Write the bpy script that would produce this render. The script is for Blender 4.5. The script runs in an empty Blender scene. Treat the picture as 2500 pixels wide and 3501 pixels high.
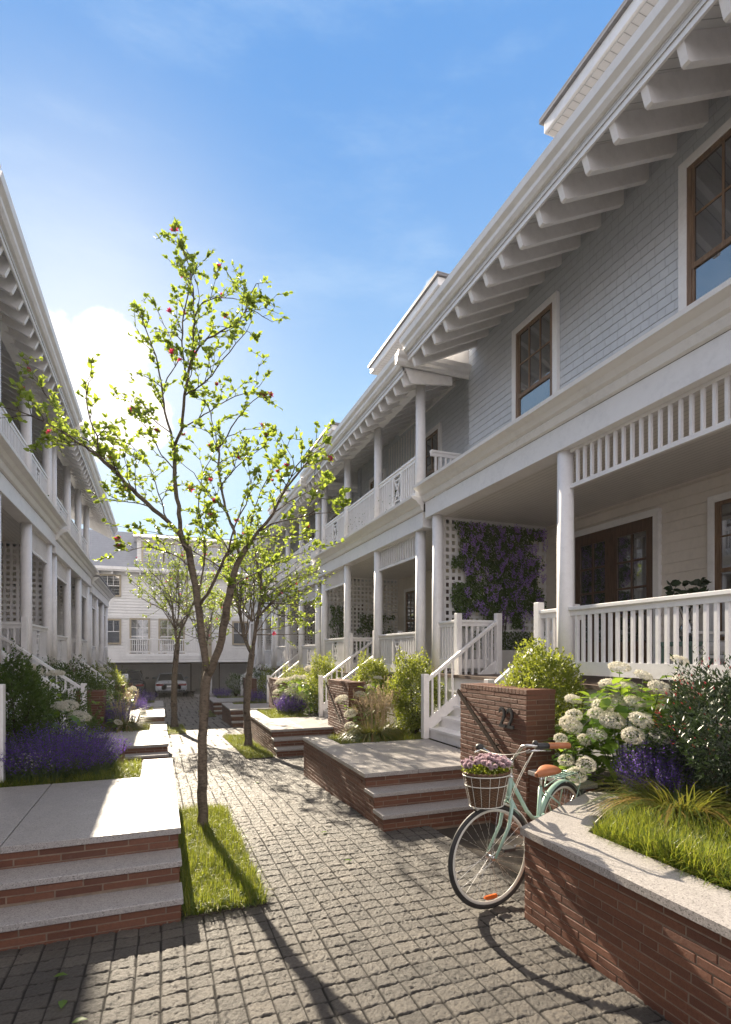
import bpy, math, random
import numpy as np
from mathutils import Vector, Matrix
R = math.radians
scene = bpy.context.scene
C = scene.collection

# ---------------------------------------------------------------- camera
YAW = 20.87
H = 1.85
cam = bpy.data.cameras.new('camera'); camo = bpy.data.objects.new('camera', cam); C.objects.link(camo)
camo.location = (0, 0, H); camo.rotation_euler = (R(90), 0, R(-YAW))
cam.sensor_fit = 'VERTICAL'; cam.sensor_height = 36.0
cam.lens = 36.0*1849/3501
cam.shift_y = (2232-1750.5)/3501
cam.clip_start = 0.05; cam.clip_end = 2000
scene.camera = camo
# ---------------------------------------------------------------- sky, sun, exposure
SUN_AZ = -6.0      # degrees from +Y, negative = to the left
SUN_EL = 29.0
world = bpy.data.worlds.new('World'); scene.world = world; world.use_nodes = True
SUN_STRENGTH = 5.0
SKY_STRENGTH = 0.14
EXPOSURE = 1.5
def build_world():
    nt = world.node_tree; nt.nodes.clear(); L = nt.links.new
    out = nt.nodes.new('ShaderNodeOutputWorld'); bg = nt.nodes.new('ShaderNodeBackground')
    sky = nt.nodes.new('ShaderNodeTexSky'); sky.sky_type = 'NISHITA'; sky.sun_disc = False
    sky.sun_elevation = R(SUN_EL); sky.sun_rotation = R(SUN_AZ)
    sky.air_density = 1.0; sky.dust_density = 0.15; sky.ozone_density = 1.6; sky.altitude = 0
    hs = nt.nodes.new('ShaderNodeHueSaturation'); hs.inputs['Saturation'].default_value = 1.12
    L(sky.outputs[0], hs.inputs['Color'])
    tc = nt.nodes.new('ShaderNodeTexCoord')
    def math_(op, a, b=None, clamp=False):
        n = nt.nodes.new('ShaderNodeMath'); n.operation = op; n.use_clamp = clamp
        for i, x in enumerate((a, b)):
            if x is None: continue
            if isinstance(x, (int, float)): n.inputs[i].default_value = x
            else: L(x, n.inputs[i])
        return n.outputs[0]
    def rng(v, a, b, c=0, d=1):
        n = nt.nodes.new('ShaderNodeMapRange'); n.interpolation_type = 'SMOOTHSTEP'
        L(v, n.inputs[0])
        for i, x in enumerate((a, b, c, d)): n.inputs[i+1].default_value = x
        return n.outputs[0]
    def noise(scale, detail=6, rough=.55, vec=None):
        n = nt.nodes.new('ShaderNodeTexNoise'); n.inputs['Scale'].default_value = scale
        n.inputs['Detail'].default_value = detail; n.inputs['Roughness'].default_value = rough
        L(vec if vec is not None else tc.outputs['Generated'], n.inputs['Vector']); return n.outputs[0]
    def direc(az, el):
        return (math.sin(R(az))*math.cos(R(el)), math.cos(R(az))*math.cos(R(el)), math.sin(R(el)))
    # cumulus cloud: union of a few lobes, edge broken with noise
    edge = noise(16, 8, .6)
    def lobe(az, el, rad):
        n = nt.nodes.new('ShaderNodeVectorMath'); n.operation = 'DISTANCE'
        L(tc.outputs['Generated'], n.inputs[0]); n.inputs[1].default_value = direc(az, el)
        return math_('DIVIDE', n.outputs['Value'], rad)
    m = None
    for a, e, r_ in CLOUD_LOBES:
        v = lobe(a, e, r_); m = v if m is None else math_('MINIMUM', m, v)
    m2 = math_('ADD', m, math_('MULTIPLY', math_('SUBTRACT', edge, .5), 1.1))
    cl = rng(m2, 1.12, .80)
    # thin streaky cirrus
    mp = nt.nodes.new('ShaderNodeMapping'); mp.inputs['Scale'].default_value = (1.2, 2.2, 5.0); mp.inputs['Rotation'].default_value = (.5, .3, .4)
    L(tc.outputs['Generated'], mp.inputs['Vector'])
    ci = noise(1.9, 9, .62, mp.outputs[0])
    ci = rng(ci, .45, .85, 0, .42)
    # brightening around the sun, part of the sky's aureole
    g = nt.nodes.new('ShaderNodeVectorMath'); g.operation = 'DISTANCE'
    L(tc.outputs['Generated'], g.inputs[0]); g.inputs[1].default_value = direc(SUN_AZ, SUN_EL-3)
    gl = math_('POWER', rng(g.outputs['Value'], .48, 0.0), 1.6)
    gl = math_('MULTIPLY', gl, .50)
    sep = nt.nodes.new('ShaderNodeSeparateXYZ'); L(tc.outputs['Generated'], sep.inputs[0])
    hz = rng(sep.outputs['Z'], .80, .10, 0, .88)
    base_f = math_('ADD', 1.0, 0.0)
    def mix(f, a, col):
        n = nt.nodes.new('ShaderNodeMix'); n.data_type = 'RGBA'; n.blend_type = 'MIX'
        L(f, n.inputs[0]); L(a, n.inputs[6]); n.inputs[7].default_value = col; return n.outputs[2]
    k = .76/SKY_STRENGTH
    c = mix(base_f, hs.outputs[0], (.072*k, .180*k, .385*k, 1))
    c = mix(hz, c, (.33*k, .46*k, .56*k, 1))
    c = mix(ci, c, (.34*k, .43*k, .52*k, 1))
    c = mix(gl, c, (.62*k, .60*k, .58*k, 1))
    c = mix(cl, c, (.85*k, .80*k, .76*k, 1))
    # unseen pale sky overhead and behind the camera, added to lift and neutralise shade
    fill_sky = math_('MAXIMUM', rng(math_('MULTIPLY', sep.outputs['Y'], -1.0), -.25, .35), rng(sep.outputs['Z'], .80, .95))
    c = mix(math_('MULTIPLY', fill_sky, .92), c, (.66*k, .625*k, .645*k, 1))
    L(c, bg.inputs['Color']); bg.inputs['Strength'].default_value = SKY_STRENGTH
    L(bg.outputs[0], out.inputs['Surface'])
CLOUD_LOBES = [(-7.0, 23.5, .085), (-4.6, 26.2, .06), (-9.5, 23.0, .06), (-2.2, 22.0, .055), (-5, 20.5, .05),
               (29.0, 33.0, .03)]
build_world()
sl = bpy.data.lights.new('sun', 'SUN'); so = bpy.data.objects.new('sun', sl); C.objects.link(so)
sl.energy = SUN_STRENGTH; sl.angle = R(0.6); sl.color = (1.0, .87, .68)
sd = Vector((math.sin(R(SUN_AZ))*math.cos(R(SUN_EL)), math.cos(R(SUN_AZ))*math.cos(R(SUN_EL)), math.sin(R(SUN_EL))))
so.rotation_euler = sd.to_track_quat('Z', 'Y').to_euler()
scene.view_settings.view_transform = 'Standard'; scene.view_settings.look = 'None'
scene.view_settings.gamma = 1; scene.view_settings.exposure = EXPOSURE
scene.view_settings.use_curve_mapping = False

# ---------------------------------------------------------------- helpers
SA, CA = math.sin(R(YAW)), math.cos(R(YAW))
def W(u, v, d):
    "point seen at photo pixel (u, v) at depth d metres"
    r = (u-1250)/1849*d
    return Vector((r*CA + d*SA, d*CA - r*SA, H - (v-2232)/1849*d))
def D(x, y, d): return W(x*1.5395, y*1.5395, d)
def ground_z(y):
    if y < 0: return 0.0
    if y < 6: return -.08*y/6
    if y < 24: return -.08 - .77*(y-6)/18
    return -.85
def ground_np(y):
    return np.interp(y, [0, 6, 24, 60], [0, -.08, -.85, -.85])
rs = np.random.RandomState(7)
random.seed(11)

def tag(o, label=None, cat=None, group=None, kind=None):
    if label: o['label'] = label
    if cat: o['category'] = cat
    if group: o['group'] = group
    if kind: o['kind'] = kind
    return o
def empty(name, loc, label, cat, group=None):
    o = bpy.data.objects.new(name, None); C.objects.link(o); o.location = loc; o.empty_display_size = .2
    return tag(o, label, cat, group)
def link(name, me, mat, parent=None, loc=None):
    if mat is not None and not me.materials: me.materials.append(mat)
    o = bpy.data.objects.new(name, me); C.objects.link(o)
    if parent is not None: o.parent = parent
    if loc is not None: o.location = loc
    return o
def world_uv(me, off=0.0):
    n = len(me.loops)
    if n == 0: return
    co = np.empty(len(me.vertices)*3, 'f'); me.vertices.foreach_get('co', co); co = co.reshape(-1, 3)
    vi = np.empty(n, 'i'); me.loops.foreach_get('vertex_index', vi)
    pn = np.empty(len(me.polygons)*3, 'f'); me.polygons.foreach_get('normal', pn); pn = pn.reshape(-1, 3)
    lt = np.empty(len(me.polygons), 'i'); me.polygons.foreach_get('loop_total', lt)
    ln = np.repeat(pn, lt, axis=0); p = co[vi]
    t = np.stack([-ln[:, 1], ln[:, 0]], 1); l = np.linalg.norm(t, axis=1)+1e-9; t /= l[:, None]
    s = np.where(np.abs(t[:, 0]) > np.abs(t[:, 1]), np.sign(t[:, 0]+1e-9), np.sign(t[:, 1]+1e-9)); t *= s[:, None]
    u = (p[:, :2]*t).sum(1); v = p[:, 2].copy()
    flat = np.abs(ln[:, 2]) > .75
    u[flat] = p[flat, 0]; v[flat] = p[flat, 1]
    uv = me.uv_layers.new(name='UVMap')
    uv.data.foreach_set('uv', np.stack([u+off, v], 1).astype('f').ravel())

class MB:
    def __init__(s): s.v = []; s.f = []; s.sm = []
    def add(s, vs, fs, smooth=False):
        b = len(s.v); s.v += [tuple(x) for x in vs]
        for f in fs: s.f.append([b+i for i in f]); s.sm.append(smooth)
        return s
    def box(s, x0, x1, y0, y1, z0, z1):
        if x0 > x1: x0, x1 = x1, x0
        if y0 > y1: y0, y1 = y1, y0
        return s.add([(x0, y0, z0), (x1, y0, z0), (x1, y1, z0), (x0, y1, z0), (x0, y0, z1), (x1, y0, z1), (x1, y1, z1), (x0, y1, z1)],
              [(0, 3, 2, 1), (4, 5, 6, 7), (0, 1, 5, 4), (1, 2, 6, 5), (2, 3, 7, 6), (3, 0, 4, 7)])
    def beam(s, p0, p1, w, h, up=(0, 0, 1)):
        p0, p1 = Vector(p0), Vector(p1); d = (p1-p0).normalized(); up = Vector(up)
        a = d.cross(up).normalized(); b = a.cross(d).normalized()
        vs = []
        for p in (p0, p1):
            for i, j in ((-1, -1), (1, -1), (1, 1), (-1, 1)): vs.append(p + a*(i*w/2) + b*(j*h/2))
        return s.add(vs, [(0, 1, 2, 3), (7, 6, 5, 4), (0, 4, 5, 1), (1, 5, 6, 2), (2, 6, 7, 3), (3, 7, 4, 0)])
    def prism(s, prof, y0, y1, axis='y', smooth=False):
        n = len(prof); vs = []
        for y in (y0, y1):
            for a, b in prof: vs.append((a, y, b) if axis == 'y' else ((y, a, b) if axis == 'x' else (a, b, y)))
        fs = [tuple(range(n)), tuple(range(2*n-1, n-1, -1))]
        s.add(vs, fs)
        b0 = len(s.v)-2*n
        for i in range(n):
            j = (i+1) % n; s.f.append([b0+i, b0+n+i, b0+n+j, b0+j]); s.sm.append(smooth)
        return s
    def tube(s, pts, rad, n=8, cap=True, smooth=True, wob=0):
        pts = [Vector(p) for p in pts]; m = len(pts)
        if not hasattr(rad, '__len__'): rad = [rad]*m
        b0 = len(s.v); ref = None
        for i, p in enumerate(pts):
            d = (pts[min(i+1, m-1)]-pts[max(i-1, 0)])
            d = d.normalized() if d.length > 1e-9 else Vector((0, 0, 1))
            if ref is None: ref = Vector((1, 0, 0)) if abs(d.x) < .8 else Vector((0, 1, 0))
            a = (ref - d*ref.dot(d)).normalized(); ref = a; b = d.cross(a)
            for k in range(n):
                t = 2*math.pi*k/n; r = rad[i]*(1+(random.uniform(-wob, wob) if wob else 0))
                s.v.append(tuple(p + a*(math.cos(t)*r) + b*(math.sin(t)*r)))
        for i in range(m-1):
            for k in range(n):
                k2 = (k+1) % n
                s.f.append([b0+i*n+k, b0+i*n+k2, b0+(i+1)*n+k2, b0+(i+1)*n+k]); s.sm.append(smooth)
        if cap:
            s.f.append([b0+k for k in range(n-1, -1, -1)]); s.sm.append(False)
            s.f.append([b0+(m-1)*n+k for k in range(n)]); s.sm.append(False)
        return s
    def lathe(s, c, prof, n=24, smooth=True):
        c = Vector(c); b0 = len(s.v); m = len(prof)
        for r, z in prof:
            for k in range(n):
                t = 2*math.pi*k/n; s.v.append((c.x+r*math.cos(t), c.y+r*math.sin(t), c.z+z))
        for i in range(m-1):
            for k in range(n):
                k2 = (k+1) % n; s.f.append([b0+i*n+k, b0+i*n+k2, b0+(i+1)*n+k2, b0+(i+1)*n+k]); s.sm.append(smooth)
        s.f.append([b0+k for k in range(n-1, -1, -1)]); s.sm.append(False)
        s.f.append([b0+(m-1)*n+k for k in range(n)]); s.sm.append(False)
        return s
    def mesh(s, name, off=0.0):
        me = bpy.data.meshes.new(name); me.from_pydata(s.v, [], s.f); me.update()
        me.polygons.foreach_set('use_smooth', s.sm); world_uv(me, off); return me
    def build(s, name, mat, parent=None, bevel=0, loc=None, off=0.0):
        o = link(name, s.mesh(name, off), mat, parent, loc)
        if bevel:
            m = o.modifiers.new('bevel', 'BEVEL'); m.width = bevel; m.segments = 2; m.limit_method = 'ANGLE'; m.angle_limit = R(40)
        return o

def np_mesh(name, V, F, smooth=False):
    me = bpy.data.meshes.new(name); V = np.asarray(V, 'f'); F = np.asarray(F, 'i'); k = F.shape[1]
    me.vertices.add(len(V)); me.vertices.foreach_set('co', V.ravel())
    me.loops.add(F.size); me.loops.foreach_set('vertex_index', F.ravel())
    me.polygons.add(len(F)); me.polygons.foreach_set('loop_start', np.arange(0, F.size, k, dtype='i'))
    if smooth: me.polygons.foreach_set('use_smooth', np.ones(len(F), bool))
    me.update(calc_edges=True); return me

def norm(a): return a/(np.linalg.norm(a, axis=1, keepdims=True)+1e-9)
def frames(X, Z):
    X = norm(X); Z = norm(Z - X*(X*Z).sum(1, keepdims=True)); Y = np.cross(Z, X); return X, Y, Z
def scatter_np(tv, tf, Cc, X, Z, S, SY=None):
    tv = np.asarray(tv, float); tf = np.asarray(tf)
    X, Y, Z = frames(np.asarray(X, float), np.asarray(Z, float))
    S = np.broadcast_to(np.asarray(S, float), (len(Cc),)); SY = S if SY is None else np.broadcast_to(SY, (len(Cc),))
    V = Cc[:, None, :] + S[:, None, None]*(tv[None, :, 0:1]*X[:, None, :] + tv[None, :, 2:3]*Z[:, None, :]) + SY[:, None, None]*tv[None, :, 1:2]*Y[:, None, :]
    n = len(tv); F = (tf[None]+(np.arange(len(Cc))*n)[:, None, None]).reshape(-1, tf.shape[1])
    return V.reshape(-1, 3), F
def scatter(name, tpl, Cc, X, Z, S, mat, parent=None, SY=None, smooth=False):
    V, F = scatter_np(tpl[0], tpl[1], np.asarray(Cc, float), X, Z, S, SY)
    return link(name, np_mesh(name, V, F, smooth), mat, parent)
def rdir(n, rs_=rs):
    return norm(rs_.normal(size=(n, 3)))
# leaf templates (x = length 0..1, y = half width, z = normal)
LEAF = ([(0, 0, 0), (.4, -.30, .05), (1, 0, -.02), (.5, 0, -.03), (.4, .30, .05)], [(0, 1, 2, 3), (0, 3, 2, 4)])
LEAF_W = ([(0, 0, 0), (.28, -.30, .05), (.62, -.27, .05), (1, 0, -.14), (.62, 0, -.02), (.28, 0, -.01), (.62, .27, .05), (.28, .30, .05)],
          [(0, 1, 5), (0, 5, 7), (1, 2, 4), (1, 4, 5), (5, 4, 6), (5, 6, 7), (2, 3, 4), (4, 3, 6)])
LEAF_N = ([(0, 0, 0), (.45, -.13, .02), (1, 0, -.06), (.5, 0, -.01), (.45, .13, .02)], [(0, 1, 2, 3), (0, 3, 2, 4)])
FLORET = ([(0, 0, 0), (.5, -.22, .12), (1, 0, .1), (.5, .22, .12), (-.5, .22, .12), (-1, 0, .1), (-.5, -.22, .12),
           (.22, .5, .12), (0, 1, .1), (-.22, .5, .12), (-.22, -.5, .12), (0, -1, .1), (.22, -.5, .12)],
          [(0, 1, 2, 3), (0, 4, 5, 6), (0, 7, 8, 9), (0, 10, 11, 12)])
def blade(bend, w=.02, seg=3):
    vs = []; fs = []
    for i in range(seg+1):
        t = i/seg; ww = w*(1-t**1.6)+.0015
        x = t*math.cos(bend*t*.9); z = t*math.sin(bend*t*.9)
        vs += [(x, -ww, z), (x, ww, z)]
    for i in range(seg): fs.append((2*i, 2*i+1, 2*i+3, 2*i+2))
    return vs, fs

# ---------------------------------------------------------------- materials
def new_mat(name):
    m = bpy.data.materials.new(name); m.use_nodes = True; nt = m.node_tree; nt.nodes.clear()
    out = nt.nodes.new('ShaderNodeOutputMaterial'); return m, nt, out
class NT:
    def __init__(s, nt): s.nt = nt
    def n(s, t, **kw):
        x = s.nt.nodes.new(t)
        for k, v in kw.items(): setattr(x, k, v)
        return x
    def l(s, a, b): s.nt.links.new(a, b)
    def coord(s, which='Object'): return s.n('ShaderNodeTexCoord').outputs[which]
    def noise(s, vec, scale, detail=4, rough=.5):
        x = s.n('ShaderNodeTexNoise'); x.inputs['Scale'].default_value = scale; x.inputs['Detail'].default_value = detail
        x.inputs['Roughness'].default_value = rough
        if vec is not None: s.l(vec, x.inputs['Vector'])
        return x.outputs[0]
    def ramp(s, v, stops):
        x = s.n('ShaderNodeValToRGB'); r = x.color_ramp
        while len(r.elements) > 1: r.elements.remove(r.elements[-1])
        r.elements[0].position = stops[0][0]; r.elements[0].color = (*stops[0][1], 1)
        for p, c in stops[1:]:
            e = r.elements.new(p); e.color = (*c, 1)
        s.l(v, x.inputs[0]); return x.outputs[0]
    def mix(s, f, a, b, mode='MIX'):
        x = s.n('ShaderNodeMix', data_type='RGBA', blend_type=mode)
        for i, q in ((0, f), (6, a), (7, b)):
            if isinstance(q, (int, float)): x.inputs[i].default_value = q
            elif isinstance(q, tuple): x.inputs[i].default_value = (*q, 1)
            else: s.l(q, x.inputs[i])
        return x.outputs[2]
    def math(s, op, a, b=0.0, clamp=False):
        x = s.n('ShaderNodeMath', operation=op); x.use_clamp = clamp
        for i, q in enumerate((a, b)):
            if isinstance(q, (int, float)): x.inputs[i].default_value = q
            else: s.l(q, x.inputs[i])
        return x.outputs[0]
    def rng(s, v, a, b, c=0, d=1):
        x = s.n('ShaderNodeMapRange'); s.l(v, x.inputs[0])
        for i, q in enumerate((a, b, c, d)): x.inputs[i+1].default_value = q
        return x.outputs[0]
    def bump(s, h, strength=.5, dist=.01, nrm=None):
        x = s.n('ShaderNodeBump'); x.inputs['Strength'].default_value = strength; x.inputs['Distance'].default_value = dist
        s.l(h, x.inputs['Height'])
        if nrm is not None: s.l(nrm, x.inputs['Normal'])
        return x.outputs[0]
    def pbsdf(s, col, rough, nrm=None, spec=.5, metal=0.0):
        x = s.n('ShaderNodeBsdfPrincipled')
        if isinstance(col, tuple): x.inputs['Base Color'].default_value = (*col, 1)
        else: s.l(col, x.inputs['Base Color'])
        if isinstance(rough, (int, float)): x.inputs['Roughness'].default_value = rough
        else: s.l(rough, x.inputs['Roughness'])
        x.inputs['Specular IOR Level'].default_value = spec; x.inputs['Metallic'].default_value = metal
        if nrm is not None: s.l(nrm, x.inputs['Normal'])
        return x.outputs[0]
def fin(m, N, out, sh): N.l(sh, out.inputs['Surface']); return m

def simple(name, col, rough=.5, var=.12, nscale=6, bscale=60, bdist=.002, spec=.5, metal=0.0):
    m, nt, out = new_mat(name); N = NT(nt); co = N.coord()
    a = tuple(max(0, c*(1-var)) for c in col); b = tuple(min(1, c*(1+var)) for c in col)
    nz = N.noise(co, nscale, 6, .6)
    c = N.ramp(nz, [(.3, a), (.7, b)])
    bm = N.bump(N.noise(co, bscale, 3), .4, bdist)
    rr = N.rng(nz, .3, .7, rough*.85, min(1, rough*1.15))
    return fin(m, N, out, N.pbsdf(c, rr, bm, spec, metal))
def paint(name, col, rough=.42, grain=True):
    m, nt, out = new_mat(name); N = NT(nt); co = N.coord()
    big = N.noise(co, 1.7, 6, .65); fine = N.noise(co, 14, 5, .7)
    v = N.math('ADD', N.math('MULTIPLY', big, .6), N.math('MULTIPLY', fine, .4))
    c = N.ramp(v, [(.30, tuple(x*.84 for x in col)), (.52, col), (.7, tuple(min(.86, x*1.03) for x in col))])
    bm = N.bump(N.noise(co, 45, 4, .6), .35, .0025)
    return fin(m, N, out, N.pbsdf(c, N.rng(v, .3, .7, rough*.8, rough*1.3), bm, .5))
def boards(name, col, pitch=.09, axis=0, rough=.5):
    "tongue and groove boards; lines run along the other UV axis"
    m, nt, out = new_mat(name); N = NT(nt)
    sp = N.n('ShaderNodeSeparateXYZ'); N.l(N.coord('UV'), sp.inputs[0])
    t = N.math('FRACT', N.math('DIVIDE', sp.outputs[axis], pitch))
    g = N.math('ABSOLUTE', N.math('SUBTRACT', t, .5))
    groove = N.rng(g, .44, .49, 1, 0)
    g2 = N.rng(N.math('ABSOLUTE', N.math('SUBTRACT', g, .36)), .0, .03, .55, 1)
    hgt = N.math('MINIMUM', groove, g2)
    c = N.mix(groove, tuple(x*.45 for x in col), N.ramp(N.noise(N.coord(), 3, 5), [(.3, tuple(x*.93 for x in col)), (.7, col)]))
    return fin(m, N, out, N.pbsdf(c, rough, N.bump(hgt, .8, .006), .4))
def brick_mat(name, bw=.33, bh=.054, mort=.006, c1=(.21, .066, .036), c2=(.125, .038, .024), cm=(.22, .155, .115), bdist=.026):
    m, nt, out = new_mat(name); N = NT(nt); uv = N.coord('UV'); ob = N.coord()
    wn = N.noise(uv, 5, 3); wn2 = N.noise(uv, 26, 3)
    # wavy courses, like hand made bricks
    sp = N.n('ShaderNodeSeparateXYZ'); N.l(uv, sp.inputs[0]); cb = N.n('ShaderNodeCombineXYZ')
    N.l(N.math('ADD', sp.outputs[0], N.math('MULTIPLY', N.math('SUBTRACT', wn2, .5), .008)), cb.inputs[0])
    N.l(N.math('ADD', sp.outputs[1], N.math('MULTIPLY', N.math('SUBTRACT', N.math('ADD', wn, wn2), 1.0), .011)), cb.inputs[1])
    b = N.n('ShaderNodeTexBrick'); b.offset = .5; b.offset_frequency = 2
    N.l(cb.outputs[0], b.inputs['Vector']); b.inputs['Scale'].default_value = 1
    b.inputs['Brick Width'].default_value = bw; b.inputs['Row Height'].default_value = bh
    b.inputs['Mortar Size'].default_value = mort; b.inputs['Mortar Smooth'].default_value = .35; b.inputs['Bias'].default_value = 0
    b.inputs['Color1'].default_value = (0, 0, 0, 1); b.inputs['Color2'].default_value = (1, 1, 1, 1); b.inputs['Mortar'].default_value = (.5, .5, .5, 1)
    base = N.mix(b.outputs['Color'], c1, c2)
    base = N.mix(N.rng(N.noise(uv, 60, 5, .7), .35, .75, 0, .6), base, tuple(x*.55 for x in c1))
    base = N.mix(N.rng(N.noise(ob, 2.3, 4), .4, .7, 0, .35), base, tuple(x*1.35 for x in c1))
    c = N.mix(b.outputs['Fac'], base, N.mix(N.noise(uv, 90, 2), cm, tuple(x*.7 for x in cm)))
    hgt = N.math('SUBTRACT', N.math('ADD', N.math('MULTIPLY', N.noise(uv, 95, 5, .7), .28), N.math('MULTIPLY', N.noise(uv, 22, 2), .25)), b.outputs['Fac'])
    bm = N.bump(hgt, 1.0, bdist)
    return fin(m, N, out, N.pbsdf(c, .62, bm, .45))
def shingle_mat(name, col, bw=.14, bh=.13, dark=.7, bdist=.018, seamd=.012):
    "courses of shingles: each course thickens toward its butt edge"
    m, nt, out = new_mat(name); N = NT(nt); uv = N.coord('UV')
    sp = N.n('ShaderNodeSeparateXYZ'); N.l(uv, sp.inputs[0])
    cb = N.n('ShaderNodeCombineXYZ'); wob = N.noise(uv, 7, 3)
    vy = N.math('ADD', sp.outputs[1], N.math('MULTIPLY', N.math('SUBTRACT', wob, .5), .012))
    N.l(N.math('ADD', sp.outputs[0], N.math('MULTIPLY', N.noise(uv, 2.1, 1), .12)), cb.inputs[0]); N.l(vy, cb.inputs[1])
    b = N.n('ShaderNodeTexBrick'); b.offset = .37; b.offset_frequency = 3; b.squash = .6; b.squash_frequency = 2
    N.l(cb.outputs[0], b.inputs['Vector']); b.inputs['Scale'].default_value = 1
    b.inputs['Brick Width'].default_value = bw; b.inputs['Row Height'].default_value = bh; b.inputs['Mortar Size'].default_value = .004
    b.inputs['Mortar Smooth'].default_value = .2
    b.inputs['Color1'].default_value = (0, 0, 0, 1); b.inputs['Color2'].default_value = (1, 1, 1, 1); b.inputs['Mortar'].default_value = (.5, .5, .5, 1)
    fr = N.math('FRACT', N.math('DIVIDE', vy, bh))
    saw = N.math('SUBTRACT', 1.0, fr)
    lip = N.rng(fr, 0, .07, 0, 1)
    hgt = N.math('SUBTRACT', N.math('MULTIPLY', saw, lip), N.math('MULTIPLY', b.outputs['Fac'], .32))
    hgt = N.math('ADD', hgt, N.math('MULTIPLY', b.outputs['Color'], .22))
    c = N.mix(b.outputs['Color'], tuple(x*.93 for x in col), col)
    c = N.mix(N.rng(N.noise(uv, 3, 5, .7), .35, .7, 0, .5), c, tuple(x*dark for x in col))
    c = N.mix(N.math('MULTIPLY', b.outputs['Fac'], .32), c, tuple(x*.45 for x in col))
    return fin(m, N, out, N.pbsdf(c, .55, N.bump(hgt, .9, bdist), .4))
def granite_mat(name, col=(.36, .335, .32)):
    m, nt, out = new_mat(name); N = NT(nt); co = N.coord()
    v = N.n('ShaderNodeTexVoronoi'); v.inputs['Scale'].default_value = 160; N.l(co, v.inputs['Vector'])
    sp = N.n('ShaderNodeSeparateColor'); N.l(v.outputs['Color'], sp.inputs[0])
    f = sp.outputs[0]
    c = N.ramp(f, [(0, tuple(x*.35 for x in col)), (.12, tuple(x*.6 for x in col)), (.25, tuple(x*.95 for x in col)), (.8, col), (1, tuple(min(.85, x*1.4) for x in col))])
    c = N.mix(N.rng(N.noise(co, 2.5, 6, .65), .35, .7, 0, .45), c, tuple(x*.78 for x in col))
    c = N.mix(N.rng(N.noise(co, 11, 4, .6), .5, .75, 0, .25), c, tuple(x*.6 for x in col))
    h = N.math('ADD', N.noise(co, 220, 2), N.math('MULTIPLY', N.noise(co, 40, 4), .6))
    return fin(m, N, out, N.pbsdf(c, N.rng(N.noise(co, 5, 4), .3, .7, .36, .55), N.bump(h, .35, .003), .5))
def leaf_mat(name, c1, c2, trans=.45, tcol=None, rough=.45, c3=None):
    m, nt, out = new_mat(name); N = NT(nt)
    g = N.n('ShaderNodeNewGeometry'); r = g.outputs['Random Per Island']
    stops = [(0, c1), (.6, c2)] + ([(1, c3)] if c3 else [])
    c = N.ramp(r, stops)
    p = N.pbsdf(c, rough, None, .35)
    if trans <= 0: return fin(m, N, out, p)
    t = N.n('ShaderNodeBsdfTranslucent')
    if tcol: N.l(N.mix(.75, c, tcol), t.inputs['Color'])
    else: N.l(c, t.inputs['Color'])
    x = N.n('ShaderNodeMixShader'); x.inputs[0].default_value = trans; N.l(p, x.inputs[1]); N.l(t.outputs[0], x.inputs[2])
    return fin(m, N, out, x.outputs[0])
def glass_mat(name, tint=(.02, .022, .025)):
    m, nt, out = new_mat(name); N = NT(nt); co = N.coord()
    bm = N.bump(N.noise(co, 1.3, 2), .25, .006)
    base = N.ramp(N.noise(co, 2.0, 4), [(.35, tint), (.7, tuple(x*3.0 for x in tint))])
    p = N.n('ShaderNodeBsdfPrincipled'); N.l(base, p.inputs['Base Color']); p.inputs['Roughness'].default_value = .03; p.inputs['IOR'].default_value = 3.0; N.l(bm, p.inputs['Normal'])
    return fin(m, N, out, p.outputs[0])
def wood_mat(name, c1, c2, rough=.45):
    m, nt, out = new_mat(name); N = NT(nt); co = N.coord()
    mp = N.n('ShaderNodeMapping'); mp.inputs['Scale'].default_value = (18, 18, 1.6); N.l(co, mp.inputs['Vector'])
    n1 = N.noise(mp.outputs[0], 2.2, 6, .65)
    c = N.ramp(n1, [(.3, c1), (.68, c2)])
    return fin(m, N, out, N.pbsdf(c, rough, N.bump(n1, .5, .002), .4))
def bark_mat(name, c1, c2):
    m, nt, out = new_mat(name); N = NT(nt); co = N.coord()
    mp = N.n('ShaderNodeMapping'); mp.inputs['Scale'].default_value = (1, 1, 2.2); N.l(co, mp.inputs['Vector'])
    n1 = N.noise(mp.outputs[0], 22, 7, .7); n2 = N.noise(co, 7, 3)
    c = N.ramp(n1, [(.3, c1), (.5, c2), (.75, tuple(min(1, x*1.5) for x in c2))])
    c = N.mix(N.rng(n2, .55, .68, 0, .7), c, tuple(x*.35 for x in c1))
    return fin(m, N, out, N.pbsdf(c, .85, N.bump(N.math('ADD', n1, N.math('MULTIPLY', n2, .6)), 1.0, .012), .2))
M = {}
M['white'] = paint('white_paint', (.84, .82, .815))
M['white2'] = paint('white_trim_paint', (.86, .845, .835), .38)
M['bead'] = boards('beadboard_paint', (.76, .73, .69), .09, 0)
M['soffit'] = boards('soffit_board_paint', (.70, .69, .68), .11, 1)
M['siding'] = paint('clapboard_paint', (.77, .71, .64), .55)
M['siding_w'] = paint('white_clapboard_paint', (.80, .79, .78), .55)
M['shingle'] = shingle_mat('painted_shingles', (.68, .71, .75), .20, .115, .8, .034)
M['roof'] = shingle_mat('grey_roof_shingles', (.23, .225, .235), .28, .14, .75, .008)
M['roof_far'] = shingle_mat('pale_grey_roof_shingles', (.30, .31, .34), .30, .15, .7, .008)
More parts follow.
